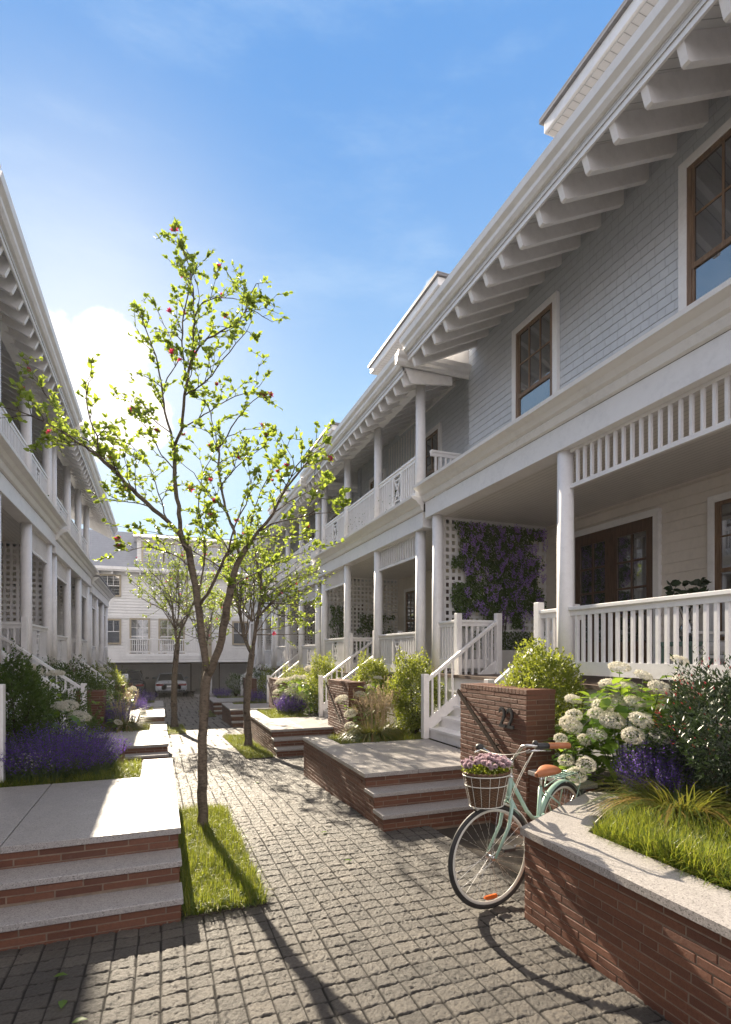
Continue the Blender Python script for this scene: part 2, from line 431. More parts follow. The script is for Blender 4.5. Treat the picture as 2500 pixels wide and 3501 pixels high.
def brick_unit_mat():
    m, nt, out = new_mat('handmade_red_brick'); N = NT(nt); co = N.coord()
    g = N.n('ShaderNodeNewGeometry'); r = g.outputs['Random Per Island']
    c = N.ramp(r, [(0, (.110, .041, .023)), (.35, (.145, .054, .029)), (.7, (.165, .063, .033)), (1, (.195, .080, .045))])
    c = N.mix(N.rng(N.noise(co, 70, 5, .7), .4, .75, 0, .65), c, (.08, .03, .02))
    c = N.mix(N.rng(N.noise(co, 9, 5, .7), .60, .78, 0, .22), c, (.30, .22, .18))
    h = N.math('ADD', N.noise(co, 120, 5, .75), N.math('MULTIPLY', N.noise(co, 35, 3), .8))
    return fin(m, N, out, N.pbsdf(c, .6, N.bump(h, .8, .006), .45))
M['unit'] = brick_unit_mat()
M['mortar'] = simple('sandy_mortar', (.23, .17, .125), .9, .25, 14, 150, .003)
M['stone'] = granite_mat('speckled_granite')
M['oak'] = wood_mat('oiled_oak', (.13, .075, .042), (.24, .15, .088))
M['tan'] = paint('tan_window_paint', (.40, .34, .25), .5)
M['walnut'] = wood_mat('dark_walnut', (.05, .026, .015), (.13, .07, .04), .35)
M['glass'] = glass_mat('window_glass')
M['deck'] = wood_mat('deck_boards', (.09, .06, .045), (.17, .12, .09), .6)
M['bark'] = bark_mat('magnolia_bark', (.06, .046, .035), (.155, .122, .092))
M['twig'] = bark_mat('twig_bark', (.03, .02, .016), (.075, .052, .042))
M['treeleaf'] = leaf_mat('magnolia_leaf', (.12, .22, .03), (.24, .33, .045), .5, (.46, .56, .07), .4, (.34, .37, .07))
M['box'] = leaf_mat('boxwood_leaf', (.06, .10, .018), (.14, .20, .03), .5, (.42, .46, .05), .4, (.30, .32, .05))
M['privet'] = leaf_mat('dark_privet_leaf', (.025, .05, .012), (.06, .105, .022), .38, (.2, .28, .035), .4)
M['darkshrub'] = leaf_mat('dark_glossy_leaf', (.012, .022, .011), (.030, .05, .02), .18, (.06, .1, .025), .36)
M['hleaf'] = leaf_mat('hydrangea_leaf', (.045, .11, .018), (.12, .22, .03), .5, (.36, .50, .04), .38, (.2, .3, .045))
M['petal'] = leaf_mat('white_petal', (.62, .58, .48), (.76, .73, .64), .35, (.8, .76, .64), .6)
M['lav'] = leaf_mat('lavender_floret', (.085, .042, .235), (.165, .09, .40), .35, (.22, .10, .60), .6, (.28, .17, .5))
M['lavleaf'] = leaf_mat('catmint_leaf', (.05, .08, .04), (.1, .14, .06), .35, (.2, .26, .08), .6)
M['grass'] = leaf_mat('grass_blade', (.025, .07, .009), (.10, .16, .018), .42, (.40, .44, .04), .4, (.36, .31, .06))
M['sedge'] = leaf_mat('sedge_blade', (.035, .065, .012), (.10, .13, .022), .35, (.32, .32, .04), .4, (.26, .15, .05))
M['plume'] = leaf_mat('grass_plume', (.30, .22, .14), (.46, .36, .24), .45, (.6, .48, .3), .7)
M['bud'] = leaf_mat('red_bud', (.25, .02, .03), (.42, .05, .07), .3, None, .5)
M['magenta'] = leaf_mat('magnolia_petal', (.30, .015, .07), (.55, .06, .16), .4, (.8, .08, .2), .45)
M['wist'] = leaf_mat('wisteria_floret', (.30, .15, .54), (.52, .34, .74), .35, (.5, .32, .8), .6, (.52, .42, .66))
M['wleaf'] = leaf_mat('climber_leaf', (.03, .065, .014), (.08, .14, .028), .35, (.18, .26, .03), .45)
M['rose'] = leaf_mat('dusty_pink_petal', (.45, .33, .35), (.62, .50, .51), .3, (.6, .42, .5), .7)
M['soil'] = simple('dark_soil', (.035, .026, .018), .95, .4, 20, 90, .01)
M['steel'] = simple('brushed_steel', (.62, .61, .60), .28, .05, 30, 200, .0003, .5, 1.0)
M['cream'] = simple('cream_enamel', (.62, .60, .53), .3, .05, 10, 80, .0003)
M['mint'] = simple('mint_enamel', (.30, .44, .37), .25, .06, 10, 80, .0003)
M['rubber'] = simple('black_rubber', (.02, .02, .02), .6, .2, 20, 300, .001)
M['leather'] = simple('tan_leather', (.36, .13, .055), .45, .15, 25, 180, .0015)
M['wicker'] = simple('brown_wicker', (.11, .055, .024), .55, .3, 60, 220, .003)
M['orange'] = simple('orange_reflector', (.62, .13, .02), .2, .05, 10, 120, .0006)
M['bronze'] = simple('bronze_bar', (.075, .052, .038), .42, .1, 10, 90, .0005, .5, .6)
M['garage'] = paint('garage_door_paint', (.74, .71, .69), .6)
M['carpaint'] = simple('silver_blue_car_paint', (.50, .52, .56), .3, .03, 3, 300, .0001, .6, .25)
M['carpaint2'] = simple('dark_grey_car_paint', (.12, .125, .14), .22, .03, 3, 300, .0001, .6, .6)
M['carglass'] = glass_mat('car_glass', (.02, .022, .025))
M['taillight'] = simple('red_tail_lamp', (.20, .03, .03), .15, .05, 10, 90, .0003)
M['plate'] = simple('number_plate_white', (.75, .75, .75), .4, .03)
M['plastic'] = simple('black_plastic', (.025, .025, .027), .5, .1)
M['teal'] = simple('sage_green_paint', (.16, .25, .20), .5, .08)
M['cushion'] = simple('linen_cushion', (.52, .49, .46), .9, .08, 8, 260, .002)
M['urn'] = simple('pale_ceramic', (.6, .58, .54), .35, .06)

# ---------------------------------------------------------------- ground
def lat_noise(shape, cell, rs_):
    ny, nx = int(shape[0]/cell)+3, int(shape[1]/cell)+3
    g = rs_.rand(ny, nx)
    y = np.arange(shape[0])/cell; x = np.arange(shape[1])/cell
    yi, xi = y.astype(int), x.astype(int); fy, fx = y-yi, x-xi
    fy = fy*fy*(3-2*fy); fx = fx*fx*(3-2*fx)
    a = g[yi][:, xi]*(1-fx)+g[yi][:, xi+1]*fx; b = g[yi+1][:, xi]*(1-fx)+g[yi+1][:, xi+1]*fx
    return a*(1-fy)[:, None]+b*fy[:, None]-.5
def paver_sheet(name, x0, x1, y0, y1, st, mat, amp=1.0):
    nx = int((x1-x0)/st)+1; ny = int((y1-y0)/st)+1
    x = np.linspace(x0, x1, nx); y = np.linspace(y0, y1, ny); X, Y = np.meshgrid(x, y)
    r2 = np.random.RandomState(3)
    PX, PY = .142, .128
    # gentle arcs in the joint lines
    wx = .010*np.sin(Y*1.3+X*.6)+.003*np.sin(Y*4.1+1); wy = .016*np.sin(X*1.9+.5+Y*.4)+.005*np.sin(X*5+Y*.9)
    cu = (X+wx)/PX; cv0 = (Y+wy)/PY
    ci = np.floor(cu).astype(int)
    tab = r2.rand(4096)
    off = (tab[(ci*37) % 4096]-.5)*.07
    cv = cv0+off; cj = np.floor(cv).astype(int)
    jit = (tab[(ci*131+cj*57) % 4096]-.5)*.10
    fu = np.abs(cu-ci-.5+jit*.4)*PX; fv = np.abs(cv-cj-.5)*PY
    du = PX/2-fu; dv = PY/2-fv
    e = np.minimum(du, dv)
    k = np.clip((e-.0036)/.0045, 0, 1); k = k*k*(3-2*k)
    t1 = tab[(ci*71+cj*193) % 4096]; t2 = tab[(ci*17+cj*29+5) % 4096]-.5; t3 = tab[(ci*91+cj*11+9) % 4096]-.5
    h = .004*(t1-.5) + t2*(cu-ci-.5)*.005 + t3*(cv-cj-.5)*.003
    n = lat_noise(X.shape, .055/st, r2)*.005 + lat_noise(X.shape, .026/st, r2)*.0055
    if st < .015: n = n + lat_noise(X.shape, max(1.3, .015/st), r2)*.008 + lat_noise(X.shape, max(1.25, .009/st), r2)*.006
    h = (h+n*amp)*k + (k-1)*.0095
    Z = ground_np(Y)+h
    V = np.stack([X, Y, Z], -1).reshape(-1, 3)
    i = np.arange(ny-1)[:, None]*nx+np.arange(nx-1)[None]
    F = np.stack([i, i+1, i+nx+1, i+nx], -1).reshape(-1, 4)
    me = np_mesh(name, V, F, False)
    a = me.attributes.new('joint', 'FLOAT', 'POINT'); a.data.foreach_set('value', np.clip((e-.0040)/.0030, 0, 1).astype('f').ravel())
    a = me.attributes.new('tone', 'FLOAT', 'POINT'); a.data.foreach_set('value', t1.astype('f').ravel())
    return tag(link(name, me, mat), kind='structure')
def paver_mat():
    m, nt, out = new_mat('rough_granite_pavers'); N = NT(nt); co = N.coord()
    aj = N.n('ShaderNodeAttribute', attribute_name='joint'); at = N.n('ShaderNodeAttribute', attribute_name='tone')
    base = N.ramp(at.outputs['Fac'], [(0, (.095, .084, .071)), (.3, (.138, .120, .100)), (.6, (.158, .139, .116)), (1, (.21, .184, .152))])
    base = N.mix(N.rng(N.noise(co, 90, 4, .7), .35, .68, 0, .6), base, (.07, .063, .056))
    base = N.mix(N.rng(N.noise(co, 1.1, 5, .6), .4, .68, 0, .65), base, (.062, .057, .052))
    c = N.mix(aj.outputs['Fac'], (.018, .015, .012), base)
    h = N.math('ADD', N.noise(co, 75, 7, .8), N.math('MULTIPLY', N.noise(co, 28, 3), .8))
    bm = N.bump(h, 1.0, .026)
    return fin(m, N, out, N.pbsdf(c, N.rng(aj.outputs['Fac'], 0, 1, 1.0, .5), bm, .55))
pm = paver_mat()
paver_sheet('pavement', -1.5, 2.8, 1.6, 6.0, .0072, pm)
paver_sheet('path_paving', -.6, 3.8, 6.0, 12.0, .0125, pm)
paver_sheet('courtyard_paving', -2.6, 5.2, 12.0, 45.0, .04, pm)
paver_sheet('entry_paving', -2.6, 5.2, -8.0, 1.6, .03, pm)
g = MB(); ys = [-60, 0, 6, 24, 60, 400]
for i in range(len(ys)-1):
    za, zb = ground_z(ys[i])-.06, ground_z(ys[i+1])-.06
    g.add([(-300, ys[i], za), (300, ys[i], za), (300, ys[i+1], zb), (-300, ys[i+1], zb)], [(0, 1, 2, 3)])
tag(g.build('ground', M['soil']), kind='structure')

# ---------------------------------------------------------------- houses
def siding(mb, s, dx, y0, y1, z0, z1, pitch=.16, lap=.022, axis='x'):
    "lap siding on a wall facing the street (axis x) or facing -y (axis y: s,dx = x0,x1; y0 = wall y)"
    z = z0
    while z < z1-.01:
        zt = min(z+pitch, z1)
        if axis == 'x':
            a = s*(dx-lap); b = s*dx
            mb.add([(a, y0, z), (a, y1, z), (b, y1, zt), (b, y0, zt), (b, y0, z), (b, y1, z)], [(0, 1, 2, 3), (0, 4, 5, 1)])
        else:
            mb.add([(s, y0-lap, z), (dx, y0-lap, z), (dx, y0, zt), (s, y0, zt), (s, y0, z), (dx, y0, z)], [(0, 1, 2, 3), (0, 4, 5, 1)])
        z = zt
def window(root, s, dx, y0, y1, z0, z1, frame='oak', cols=3, rows=2, casing=.10, dbl=True, casemat='white2'):
    "double-hung window in a casing, on a wall at local dx; sash and pane are sub-parts"
    X = lambda a: s*a
    c = MB()
    d0, d1 = dx-.06, dx+.02
    c.box(X(d0), X(d1), y0-casing, y0, z0-.02, z1+casing); c.box(X(d0), X(d1), y1, y1+casing, z0-.02, z1+casing)
    c.box(X(d0), X(d1), y0, y1, z1, z1+casing); c.box(X(d0-.03), X(d1), y0-casing-.02, y1+casing+.02, z0-.07, z0-.02)
    w = c.build('window', M[casemat], root, bevel=.004)
    f = MB(); t = .05; e0, e1 = dx-.045, dx+.015
    f.box(X(e0), X(e1), y0, y0+t, z0, z1); f.box(X(e0), X(e1), y1-t, y1, z0, z1)
    f.box(X(e0), X(e1), y0+t, y1-t, z1-t, z1); f.box(X(e0), X(e1), y0+t, y1-t, z0, z0+t)
    zm = (z0+z1)/2 if dbl else z0+t
    a0, a1 = dx-.035, dx+.01
    if dbl:
        f.box(X(e0+.004), X(e1), y0+t, y1-t, zm-.03, zm+.03)
        for k in (0, 1):
            zz0, zz1 = (z0+t, zm-.03) if k == 0 else (zm+.03, z1-t)
            f.box(X(a0), X(a1), y0+t, y0+t+.03, zz0, zz1); f.box(X(a0), X(a1), y1-t-.03, y1-t, zz0, zz1)
    top0, top1 = (zm+.03 if dbl else z0+t), z1-t
    b0, b1 = dx-.03, dx+.006
    for i in range(1, cols):
        y = y0+t+(y1-y0-2*t)*i/cols; f.box(X(b0), X(b1), y-.011, y+.011, top0, top1)
    for j in range(1, rows):
        z = top0+(top1-top0)*j/rows
        for i in range(cols):
            ya = y0+t+(y1-y0-2*t)*i/cols+.011; yb = y0+t+(y1-y0-2*t)*(i+1)/cols-.011
            f.box(X(b0+.002), X(b1), ya, yb, z-.011, z+.011)
    f.build('sash', M[frame], w)
    p = MB(); p.box(X(dx-.018), X(dx-.010), y0+t, y1-t, z0+t, z1-t)
    p.build('pane', M['glass'], w)
    return w
def front_door(root, s, dx, y0, y1, z0, z1):
    X = lambda a: s*a
    c = MB(); k = .11
    c.box(X(dx-.06), X(dx+.02), y0-k, y0, z0, z1+k); c.box(X(dx-.06), X(dx+.02), y1, y1+k, z0, z1+k); c.box(X(dx-.06), X(dx+.02), y0, y1, z1, z1+k)
    d = c.build('door_casing', M['white2'], root, bevel=.004)
    ym = (y0+y1)/2
    for a, b in ((y0, ym-.003), (ym+.003, y1)):
        f = MB(); st = .13
        f.box(X(dx-.05), X(dx+.01), a, a+st, z0, z1); f.box(X(dx-.05), X(dx+.01), b-st, b, z0, z1)
        f.box(X(dx-.05), X(dx+.01), a+st, b-st, z1-.2, z1); f.box(X(dx-.05), X(dx+.01), a+st, b-st, z0, z0+.55)
        for j in range(1, 4):
            z = z0+.55+(z1-.2-z0-.55)*j/4; f.box(X(dx-.04), X(dx), a+st, b-st, z-.018, z+.018)
        m = (a+b)/2; f.box(X(dx-.042), X(dx), m-.018, m+.018, z0+.55, z1-.2)
        o = f.build('door', M['walnut'], root, bevel=.003)
        p = MB(); p.box(X(dx-.022), X(dx-.014), a+st, b-st, z0+.55, z1-.2); p.build('pane', M['glass'], o)
        h = MB(); yy = b-.06 if b < ym+.1 else a+.06
        h.tube([(X(dx-.055), yy, z0+1.0), (X(dx-.10), yy, z0+1.0), (X(dx-.10), yy, z0+1.22)], .011, 6); h.build('handle', M['bronze'], o)
def railing(root, s, dx, y0, y1, z0, h=.92, cross=False, sp=.105, bot=.10, axis='y', x1=None, bw=.034):
    "balustrade along y at local dx, or along x from dx to x1 at y0; handrail is a sub-part"
    m = MB()
    def P(t, lat, z):
        return (s*(dx+lat), t, z) if axis == 'y' else (s*t, y0+lat, z)
    def bx(t0, t1, l0, l1, z0_, z1_):
        a = P(t0, l0, z0_); b = P(t1, l1, z1_); m.box(a[0], b[0], a[1], b[1], z0_, z1_)
    t0, t1 = (y0, y1) if axis == 'y' else (dx, x1)
    bx(t0, t1, -.024, .024, z0+bot, z0+bot+.16)
    bx(t0, t1, -.022, .022, z0+h-.11, z0+h-.045)
    zb, zt = z0+bot+.16, z0+h-.11
    gap0 = gap1 = None
    if cross:
        mid = (t0+t1)/2; gap0, gap1 = mid-.21, mid+.21
        for g_ in (gap0, gap1): bx(g_-.02, g_+.02, -.02, .02, zb, zt)
        def bar(ta, za, tb, zb_, w=.03):
            m.beam(P(ta, 0, za), P(tb, 0, zb_), .022, w, up=(1, 0, 0) if axis == 'x' else (0, 0, 1))
        bar(gap0+.02, zb, gap1-.02, zt); bar(gap1-.02, zb+.001, gap0+.02, zt-.001, .028)
        for q in (.14, .30, .70, .86):
            z = zb+(zt-zb)*q; w = (.19)*abs(.5-q)*2
            bx(mid-w, mid+w, -.013, .013, z-.012, z+.012)
    n = max(2, int(round((t1-t0)/sp)))
    for i in range(1, n):
        t = t0+(t1-t0)*i/n
        if cross and gap0-.03 < t < gap1+.03: continue
        bx(t-bw/2, t+bw/2, -bw/2, bw/2, zb, zt)
    o = m.build('railing', M['white'], root)
    hr = MB(); m = hr
    bx(t0, t1, -.045, .045, z0+h-.045, z0+h)
    hr.build('handrail', M['white2'], o, bevel=.006)
    return o
CORN = [(-.13, 2.90), (-.13, 3.20), (-.17, 3.22), (-.20, 3.29), (-.20, 3.31), (-.25, 3.33), (-.29, 3.385), (-.36, 3.42), (-.38, 3.425), (-.39, 3.47), (-.13, 3.47)]
GUT = [(-.55, 5.86), (-.60, 5.86), (-.64, 5.90), (-.645, 5.95), (-.70, 5.99), (-.715, 6.05), (-.72, 6.07), (-.705, 6.07), (-.55, 6.05)]
def column(root, s, dx, y, z0, z1, r=.105, name='column'):
    m = MB(); m.lathe((s*dx, y, 0), [(r, z0), (r*1.0, z0+(z1-z0)*.3), (r*.94, z1)], 28)
    return m.build(name, M['white'], root)
def lattice(root, s, x0, x1, y, z0, z1, pitch=.13, w=.058):
    m = MB(); n = int((x1-x0)/pitch)
    for i in range(n+1):
        x = x0+(x1-x0)*i/n; m.box(s*(x-w/2), s*(x+w/2), y-.010, y+.010, z0, z1)
    k = int((z1-z0)/pitch)
    for j in range(k+1):
        z = z0+(z1-z0)*j/k; m.box(s*x0, s*x1, y-.013, y+.007, z-w/2, z+w/2)
    return m.build('lattice_screen', M['white'], root)
TAN = .49
def zu(dx): return 5.81+TAN*(dx+.5)
def house(name, label, group, Xc, s, Y0, F, L=7.28, cols=(.35, 2.55, 4.75, 6.95), fret=(0, 2), rails=((.45, 2.45, 1), (4.85, 6.85, 1)),
          stair=(2.75, 4.5), plat=-1.1, newel_dx=-.75, upper_dx=1.2, balcony=True, wins_up=(), wins_low=(), door=(3.0, 4.6),
          dormer=(.6, 4.4), rail_up=(1, 0, 1), single=False, gut_end=None, latt=True, stair_rails=(0, 1), ret=True, ext=0):
    root = empty(name, (Xc, Y0, F), label, 'house', group)
    X = lambda a: s*a
    gz = ground_z(Y0+L)-F-.3
    # ground floor
    m = MB(); m.box(X(-.18), X(2.62), 0, L, -.05, 0.0); m.build('porch_floor', M['deck'], root)
    m = MB(); m.box(X(-.14), X(-.10), 0, L, -.30, -.052); m.box(X(-.10), X(-.06), .0, L, gz, -.30)
    m.build('porch_skirt', M['white'], root, bevel=.004)
    m = MB(); m.box(X(2.62), X(2.7), 0, L, gz, 3.46); siding(m, s, 2.62, 0, L, .0, 2.92)
    m.build('porch_wall', M['siding'], root)
    m = MB(); m.box(X(-.13), X(.13), 0, L, 2.90, 3.20); m.build('beam', M['white'], root, bevel=.005)
    m = MB(); m.prism([(s*a, b) for a, b in CORN[2:-1]]+[(s*-.131, 3.47), (s*-.131, 3.203)], -.04, L+.02); m.build('cornice', M['white2'], root)
    m = MB(); m.box(X(.13), X(2.62), 0, L, 2.95, 3.0); m.build('porch_ceiling', M['bead'], root)
    for c in cols: column(root, s, 0, c, 0, 2.90)
    for i in fret:
        a, b = cols[i]+.10, (cols[i+1]-.10 if i+1 < len(cols) else L)
        m = MB(); m.box(X(-.02), X(.02), a, b, 2.42, 2.47); m.box(X(-.02), X(.02), a, b, 2.86, 2.899)
        n = int((b-a)/.115)
        for k in range(1, n):
            y = a+(b-a)*k/n; m.box(X(-.016), X(.016), y-.016, y+.016, 2.47, 2.86)
        m.build('fretwork_frieze', M['white'], root)
    for a, b, c in rails: railing(root, s, 0, a, b, 0, .94, bool(c))
    if latt:
        lattice(root, s, .12, 2.6, L-.05, .0, 2.93)
    for a, b, z0, z1 in wins_low: window(root, s, 2.60, a, b, z0, z1)
    if door: front_door(root, s, 2.60, door[0], door[1], 0.01, 2.55)
    # stair
    if stair:
        y0, y1 = stair; inner = .72; n = max(5, int(round(-plat/.165)))
        run = (inner-newel_dx-.06)/n; rise = -plat/n
        m = MB()
        for k in range(n):
            x0 = newel_dx+.06+k*run; m.box(X(x0), X(x0+run+.03), y0+.03, y1-.03, plat+rise*(k+1)-.04, plat+rise*(k+1)-.002*(k == n-1))
            m.box(X(x0+.02), X(x0+.05), y0+.03, y1-.03, plat+rise*k, plat+rise*(k+1)-.04)
        m.build('stair_treads', M['white'], root)
        for j, yp in enumerate((y0, y1)):
            if j not in stair_rails: continue
            y = yp+(.13 if j == 0 else -.13)
            m = MB(); lo = Vector((X(newel_dx), y, plat)); hi = Vector((X(inner), y, 0))
            m.beam(lo+Vector((0, 0, .18)), hi+Vector((0, 0, .18)), .04, .17)
            nb = 11
            for k in range(1, nb):
                p = lo.lerp(hi, k/nb); m.box(p.x-.017, p.x+.017, y-.017, y+.017, p.z+.24, p.z+.90)
            for hx in (lo.lerp(hi, .45), ):
                m.box(hx.x-.04, hx.x+.04, y-.038, y+.038, plat-.1, hx.z+.12)
            o = m.build('stair_railing', M['white'], root)
            h = MB(); h.beam(lo+Vector((0, 0, .93)), hi+Vector((0, 0, .93)), .07, .055); h.build('handrail', M['white2'], o, bevel=.005)
            for xx, zz, tt in ((newel_dx, plat, plat+1.06), (inner, -.02, 1.06)):
                h = MB(); h.box(X(xx)-.052, X(xx)+.052, y-.052, y+.052, zz, tt); h.build('newel_post', M['white'], root, bevel=.006)
            h = MB(); h.box(X(0)-.05, X(0)+.05, yp-.05, yp+.05, -.02, 1.05)
            h.build('newel_post', M['white'], root, bevel=.006)
            railing(root, s, .05, yp, yp, 0, .94, False, axis='x', x1=inner-.0)
        if rails and len(rails) > 0:
            # short return between posts and columns
            lo_c = [c for c in cols if c < y0]; hi_c = [c for c in cols if c > y1]
            if hi_c and hi_c[0]-y1 > .3: railing(root, s, 0, y1+.05, hi_c[0]-.1, 0, .94)
            if lo_c and y0-lo_c[-1] > .3: railing(root, s, 0, lo_c[-1]+.1, y0-.05, 0, .94)
    if single:
        m = MB(); m.prism([(X(-.42), 3.475), (X(-.42), 3.53), (X(2.7), 4.15), (X(2.7), 3.475)], -.05, L+.05)
        m.build('porch_roof', M['roof'], root)
        return root
    # upper floor
    L0_, L = L, L+ext
    m = MB(); m.box(X(-.13), X(upper_dx), 0, L, 3.475, 3.50); m.build('balcony_floor', M['deck'], root)
    m = MB(); m.box(X(upper_dx), X(upper_dx+.1), 0, L, 3.2, zu(upper_dx)+.02); m.build('upper_wall', M['shingle'], root)
    # body behind
    m = MB(); m.box(X(2.7), X(9), 0.01, L-.01, gz, 7.2); m.box(X(upper_dx+.1), X(2.7), 0.01, L-.01, 3.0, 6.6)
    m.build('house_body', M['shingle'], root)
    for a, b, z0, z1 in wins_up: window(root, s, upper_dx, a, b, z0, z1)
    if balcony:
        for ya, yb in ((.35, .62), (L-.4, L-.15)):
            m = MB(); m.box(X(upper_dx-.05), X(upper_dx-.002), ya, yb, 3.5, 6.5); m.build('corner_pilaster', M['shingle'], root)
        for c in cols: column(root, s, 0, c, 3.46, 5.82, .10, 'upper_column')
        m = MB(); m.box(X(-.09), X(.09), 0, L, 5.78, 5.98); m.build('header_beam', M['white'], root)
        bb = [(cols[i]+.09, cols[i+1]-.09) for i in range(len(cols)-1)]
        for i, (a, b) in enumerate(bb): railing(root, s, 0, a, b, 3.46, .98, bool(rail_up[i]))
        railing(root, s, .1, .0+.12, 0, 3.46, .98, False, axis='x', x1=upper_dx)
        m = MB(); yy = L/2
        for k in range(14):
            m.box(X(upper_dx-.022), X(upper_dx-.001), yy-1.1+k*.16, yy-1.05+k*.16, 3.9, 6.2)
        m.build('batten_panel', M['white'], root)
    # roof
    m = MB(); m.prism([(X(-.56), zu(-.56)), (X(-.56), zu(-.56)+.10), (X(6), zu(6)+.10), (X(6), zu(6))], 0, gut_end or L)
    m.build('soffit', M['soffit'], root)
    m = MB(); m.prism([(X(-.62), zu(-.62)+.14), (X(-.62), zu(-.62)+.17), (X(6), zu(6)+.17), (X(6), zu(6)+.102), (X(-.56), zu(-.56)+.102)], 0, gut_end or L)
    m.build('roof', M['roof'], root)
    me = MB().prism([(X(-.545), 5.785), (X(3.0), zu(3.0)), (X(3.0), zu(3.0)-.27), (X(-.43), zu(-.43)-.275), (X(-.46), 5.58)], -.037, .037).mesh('rafter')
    y = .12
    ye = (gut_end or L)
    while y < ye-.05:
        link('rafter', me, M['white'], root, (0, y, 0)); y += .385
    m = MB(); m.box(X(-.545), X(-.52), 0, ye, 5.72, 5.99); m.build('fascia', M['white2'], root)
    m = MB(); m.prism([(s*a, b) for a, b in GUT], -.0, ye); m.build('gutter', M['white2'], root)
    if balcony and ret:
        m = MB(); m.prism([(X(-.56), 5.99), (X(-.56), zu(-.56)+.09), (X(5.5), zu(5.5)+.09), (X(5.5), 5.99)], -.03, -.001); m.build('hip_end_board', M['white2'], root)
        m = MB(); m.prism([(a+.52, b) for a, b in GUT], X(-.715), X(upper_dx+.3), axis='x')
        m.build('gutter_return', M['white2'], root)
        m = MB(); m.prism([(X(-.5), 5.85), (X(-.38), 5.58), (X(.5), 5.70), (X(.5), 5.85)], -.02, .02); m.build('corner_bracket', M['white'], root)
    if dormer:
        a, b = dormer
        m = MB(); m.box(X(.52), X(3.4), a, b, 8.05, 8.22); m.build('dormer_fascia', M['white2'], root, bevel=.01)
        m = MB(); m.box(X(.56), X(3.4), a+.04, b-.04, 8.03, 8.049); m.build('dormer_soffit', M['soffit'], root)
        m = MB(); m.box(X(.47), X(3.4), a-.05, b+.05, 8.222, 8.29); m.build('dormer_roof', M['roof'], root)
        m = MB(); m.box(X(1.15), X(3.4), a+.45, b-.45, 6.3, 8.03); m.build('dormer_wall', M['white'], root)
    return root

UPW = [(1.75, 2.75, 3.9, 5.65), (5.0, 6.0, 3.9, 5.65)]
rA = house('townhouse', 'nearest right-hand white house, tall shingled upper wall with two brown windows and no balcony', 'terrace houses', 4.8, 1, 1.8, 1.48, L=7.3,
    cols=(.45, 3.69, 7.05), fret=(0,), rails=((.55, 3.59, 0),), stair=(4.2, 6.32), plat=-1.04, newel_dx=-.70, upper_dx=.82, balcony=False,
    wins_up=[(1.45, 2.62, 3.55, 5.85), (4.85, 5.76, 3.55, 5.70)], wins_low=[(2.35, 3.6, .55, 2.5)], door=(4.62, 6.35), dormer=(.5, 4.74), gut_end=7.18)
FB = 1.33
rB = house('townhouse', 'second house from the right foreground, balcony with crossed railing panels above slim round columns', 'terrace houses', 4.8, 1, 9.2, FB,
    stair=(2.75, 4.5), plat=.20-FB, newel_dx=-.87, wins_up=UPW, wins_low=[(5.55, 6.5, .6, 2.45), (.6, 1.6, .6, 2.45)], dormer=(.6, 4.4))
rC = house('townhouse', 'third house along the right side, its balcony partly behind the leafy tree', 'terrace houses', 4.8, 1, 16.5, 1.18,
    stair=(2.75, 4.5), plat=-.075-1.18, newel_dx=-.87, wins_up=UPW, wins_low=[(5.55, 6.5, .6, 2.45)], dormer=(.6, 4.4))
rD = house('townhouse', 'farthest house of the right-hand row, mostly hidden by branches', 'terrace houses', 4.8, 1, 23.8, 1.03,
    stair=(2.75, 4.5), plat=-.34-1.03, newel_dx=-.87, wins_up=UPW, wins_low=[(5.55, 6.5, .6, 2.45)], dormer=(.6, 4.4))
LX = -2.46
lS = (3.45, 5.2)
house('townhouse', 'left-hand white house at the picture edge, its stair newel beside the first lavender bed', 'terrace houses', LX, -1, .2, 1.50, ret=False, stair=(4.75, 6.8), cols=(.35, 2.3, 4.4, 6.95),
    rails=((.45, 2.2, 1),), plat=-1.05, newel_dx=-.84, wins_up=UPW, wins_low=[(.6, 1.6, .6, 2.45)], dormer=None)
house('townhouse', 'left-hand white house with round porch columns whose eave runs to the top left corner', 'terrace houses', LX, -1, 7.53, 1.50, ret=False, stair=(2.75, 4.7), plat=.18-1.50, newel_dx=-1.05,
    wins_up=UPW, wins_low=[(5.55, 6.5, .6, 2.45)], dormer=None, cols=(.35, 2.6, 4.85, 6.98), rails=((.45, 2.5, 1), (4.95, 6.88, 1)))
house('townhouse', 'left-hand two-storey house farther off, ending in a tapering bracketed eave', 'terrace houses', LX, -1, 14.83, 1.36, ret=False, ext=1.4, gut_end=12.0, stair=(2.75, 4.7), plat=-.1-1.36, newel_dx=-1.05,
    wins_up=UPW, wins_low=[(5.55, 6.5, .6, 2.45)], dormer=None, cols=(.35, 2.6, 4.85, 6.98), rails=((.45, 2.5, 1), (4.95, 6.88, 1)))
house('porch_house', 'low single-storey white porch at the far end of the left row', 'terrace houses', LX, -1, 22.2, 1.18, stair=(2.75, 4.7), plat=-.34-1.18, newel_dx=-1.05,
    wins_low=[(5.55, 6.5, .6, 2.45)], dormer=None, cols=(.35, 2.6, 5.1, 7.0), rails=((.45, 2.5, 1), (5.2, 6.9, 1)), single=True)

